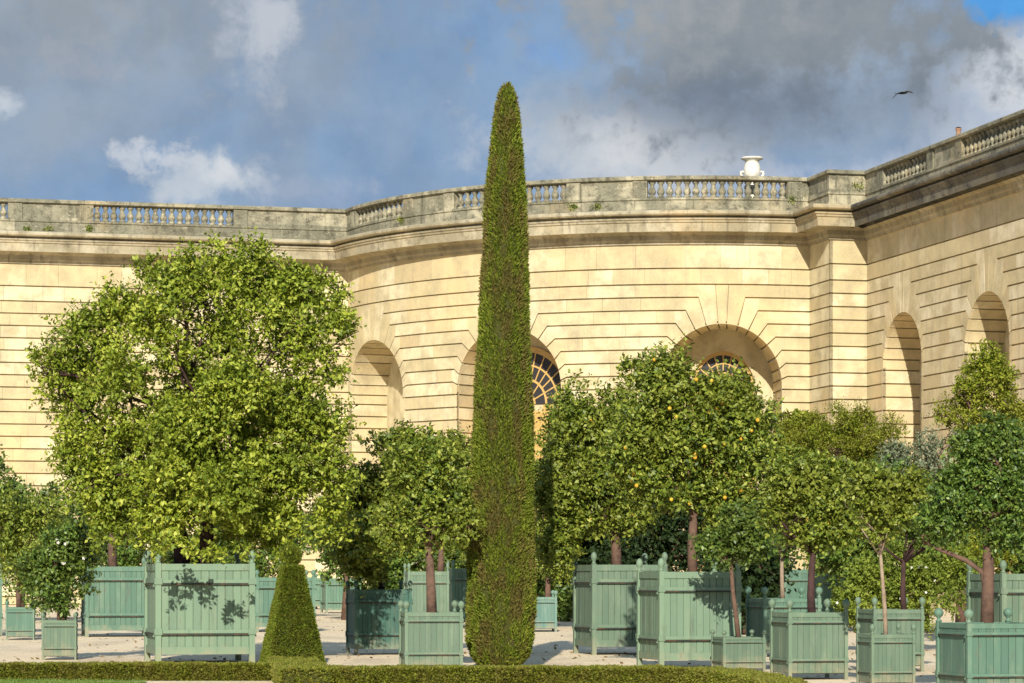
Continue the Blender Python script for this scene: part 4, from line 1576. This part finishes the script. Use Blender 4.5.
# lawn at the lower left
mb = MB()
lawn = [(wx(-80, 30), 30, 0.012), (wx(60, 30), 30, 0.012), (wx(150, 41.2), 40.9, 0.012), (wx(-80, 42), 41.6, 0.012)]
mb.add(lawn, [(0, 1, 2, 3)])
tag(mb.build('lawn', M_LAWN), kind='structure')
n = 26000
u, v = rl.random((n, 1)), rl.random((n, 1))
lw = np.array(lawn)
P = (lw[0] * (1 - u) + lw[1] * u) * (1 - v) + (lw[3] * (1 - u) + lw[2] * u) * v
U = np.c_[rl.normal(size=(n, 2)) * 0.015, rl.uniform(0.03, 0.06, n)]
V = np.c_[rl.normal(size=(n, 2)), np.zeros(n)]; V = unit(V) * 0.005
o = quads_object('grass', P, U, V, rl.random(n), M_GRASS)
tag(o, 'short mown grass beside the left hedge', 'grass', kind='stuff')

n = 2600
P = np.c_[rl.uniform(-14, 14, n), 43 + rl.random(n) ** 1.5 * 60, np.full(n, 0.012)]
near = np.array([(v[0], v[1]) for v in PL.values()])
keep = (np.abs(P[:, None, :2] - near[None]).sum(2).min(1) < 3.0) | (rl.random(n) < 0.25)
P = P[keep]
t = unit(np.c_[rl.normal(size=(len(P), 2)), rl.normal(size=len(P)) * 0.25])
v = unit(np.cross(t, np.c_[rl.normal(size=(len(P), 2)) * 0.4, np.ones(len(P))]))
o = quads_object('fallen_leaves', P, t * 0.10, v * 0.03, rl.random(len(P)), simple('dry_leaf', (0.22, 0.12, 0.04), 0.8, 0.2, 3, 0.6, (0.30, 0.24, 0.06)))
tag(o, 'dry fallen leaves scattered on the gravel around the planters', 'fallen leaves', kind='stuff')

# ------------------------------------------------------------------ WORLD
SUN_EL = radians(27.5)
SUN_AZ = radians(-4.0)        # from straight behind the viewer, positive to the right
w = bpy.data.worlds.new('World')
scene.world = w
w.use_nodes = True
nt = w.node_tree
bg = nt.nodes['Background']
STR = 0.10
bg.inputs['Strength'].default_value = STR
sky = N(nt, 'ShaderNodeTexSky', sky_type='NISHITA')
sky.sun_disc = False
sky.sun_elevation = SUN_EL
sky.sun_rotation = pi - SUN_AZ
sky.altitude = 100
tc = N(nt, 'ShaderNodeTexCoord')
sp = N(nt, 'ShaderNodeSeparateXYZ')
L(nt, tc.outputs['Generated'], sp.inputs[0])


def mth(op, a, b=None):
    n_ = N(nt, 'ShaderNodeMath', operation=op)
    for s_, v_ in ((n_.inputs[0], a), (n_.inputs[1], b)):
        if v_ is None:
            continue
        if isinstance(v_, (int, float)):
            s_.default_value = v_
        else:
            L(nt, v_, s_)
    return n_.outputs[0]


nA = noise(nt, 9.0, 7, 0.58, tc.outputs['Generated'], 0.3)
nB = noise(nt, 26.0, 8, 0.6, tc.outputs['Generated'], 0.1)
nC = noise(nt, 4.5, 5, 0.5, tc.outputs['Generated'])
nE = noise(nt, 75.0, 9, 0.62, tc.outputs['Generated'], 0.1)
wob = mth('ADD', mth('MULTIPLY', mth('SUBTRACT', nE.outputs[0], 0.5), 2.2), mth('ADD', mth('MULTIPLY', mth('SUBTRACT', nA.outputs[0], 0.5), 2.6), mth('MULTIPLY', mth('SUBTRACT', nB.outputs[0], 0.5), 2.4)))


def blob(px, py, rx, ry, soft=0.55, wa=1.0):
    """cloud patch around a compass direction"""
    cx_, cz_ = (px - 512) / F * 0.985, (575 - py) / F * 0.985
    dx = mth('DIVIDE', mth('SUBTRACT', sp.outputs[0], cx_), rx / F)
    dz = mth('DIVIDE', mth('SUBTRACT', sp.outputs[2], cz_), ry / F)
    dd = mth('SQRT', mth('ADD', mth('MULTIPLY', dx, dx), mth('MULTIPLY', dz, dz)))
    dd = mth('ADD', dd, mth('MULTIPLY', wob, wa * 1.6))
    return mapr(nt, dd, 1.0 + soft, 1.0 - soft, 0.0, 1.0)


def C(r, g, b, k=1.0):
    f = lambda c: ((c / 255.0) / 12.92 if c / 255.0 <= 0.04045 else ((c / 255.0 + 0.055) / 1.055) ** 2.4)
    return (f(r) * k / STR, f(g) * k / STR, f(b) * k / STR)


EXPO = 0.50
KK = 1 / (2 ** EXPO)
cl = mix(nt, sky.outputs[0], C(112, 154, 203, KK), 0.85)
cov = mapr(nt, nC.outputs[0], 0.30, 0.60, 0.45, 0.95)
cl = mix(nt, cl, C(124, 153, 188, KK), cov)
cl = mix(nt, cl, C(152, 164, 178, KK), mapr(nt, nA.outputs[0], 0.45, 0.72, 0, 0.75))
for (px, py, rx, ry, col, a, soft, wa) in [
        (60, 10, 230, 95, (152, 160, 167), 0.8, 0.8, 0.7), (120, 110, 160, 60, (142, 157, 176), 0.6, 0.9, 0.7),
        (630, 152, 135, 56, (208, 212, 217), 0.9, 0.75, 0.6), (610, 135, 60, 34, (214, 217, 222), 0.8, 0.35, 0.9), (560, 110, 60, 60, (164, 178, 193), 0.6, 0.8, 0.8),
        (262, 40, 40, 70, (178, 187, 201), 0.8, 0.6, 0.9), (268, 30, 24, 42, (196, 202, 211), 0.75, 0.6, 0.9), (215, 180, 58, 32, (194, 203, 213), 0.85, 0.5, 0.7), (228, 172, 26, 14, (216, 219, 224), 0.6, 0.6, 0.9),
        (155, 157, 42, 15, (196, 203, 214), 0.85, 0.35, 0.9), (17, 114, 26, 17, (196, 205, 215), 0.8, 0.6, 0.9), (300, 190, 50, 16, (168, 179, 200), 0.5, 0.6, 0.8), (95, 70, 70, 30, (166, 172, 184), 0.5, 0.5, 1.0),
        (995, 105, 105, 75, (190, 200, 215), 0.95, 0.5, 0.6), (1000, 85, 60, 44, (216, 220, 226), 0.8, 0.4, 0.9), (880, 178, 120, 24, (176, 188, 208), 0.8, 0.6, 0.8),
        (775, 35, 225, 98, (134, 143, 152), 0.97, 0.28, 0.42), (760, 105, 180, 44, (110, 123, 141), 0.7, 0.7, 0.4), (680, 15, 120, 60, (162, 167, 171), 0.75, 0.7, 0.9), (820, 30, 90, 40, (150, 156, 163), 0.6, 0.6, 1.0),
        (560, 60, 34, 26, (112, 156, 214), 0.7, 0.5, 0.9), (1008, 6, 50, 28, (84, 160, 228), 0.95, 0.3, 0.5)]:
    cl = mix(nt, cl, C(*col, KK), mth('MULTIPLY', blob(px, py, rx, ry, soft, wa), a))
nD = noise(nt, 60.0, 6, 0.6, tc.outputs['Generated'], 0.1)
cl = mix(nt, cl, mix(nt, cl, (1.16, 1.13, 1.09), 1.0, 'MULTIPLY'), mapr(nt, nB.outputs[0], 0.42, 0.66))
cl = mix(nt, cl, mix(nt, cl, (0.92, 0.94, 0.96), 1.0, 'MULTIPLY'), mapr(nt, nD.outputs[0], 0.45, 0.7))
L(nt, cl, bg.inputs['Color'])

sl = bpy.data.lights.new('sun', 'SUN')
sl.energy = 4.2
sl.angle = radians(0.53)
sl.color = (1.0, 0.95, 0.84)
so = bpy.data.objects.new('sun', sl)
COL.objects.link(so)
to_sun = np.array((sin(SUN_AZ) * cos(SUN_EL), -cos(SUN_AZ) * cos(SUN_EL), sin(SUN_EL)))
from mathutils import Vector
so.rotation_euler = Vector(tuple(to_sun)).to_track_quat('Z', 'Y').to_euler()
so.location = (0, -20, 60)

# ------------------------------------------------------------------ CAMERA
cam = bpy.data.cameras.new('camera')
co = bpy.data.objects.new('camera', cam)
COL.objects.link(co)
scene.camera = co
co.location = (0, 0, EYE)
co.rotation_euler = (pi / 2, 0, 0)
cam.sensor_width = 36.0
cam.lens = F / 1024 * 36.0
cam.shift_y = (YH - 341.5) / 1024.0
cam.clip_start = 0.5
cam.clip_end = 4000

vs_ = scene.view_settings
vs_.view_transform = 'Standard'
vs_.look = 'None'
vs_.exposure = EXPO
vs_.gamma = 1.0
vs_.use_curve_mapping = False
scene.cycles.max_bounces = 6
scene.cycles.diffuse_bounces = 3
scene.cycles.transmission_bounces = 3
scene.cycles.glossy_bounces = 2
scene.cycles.use_denoising = True
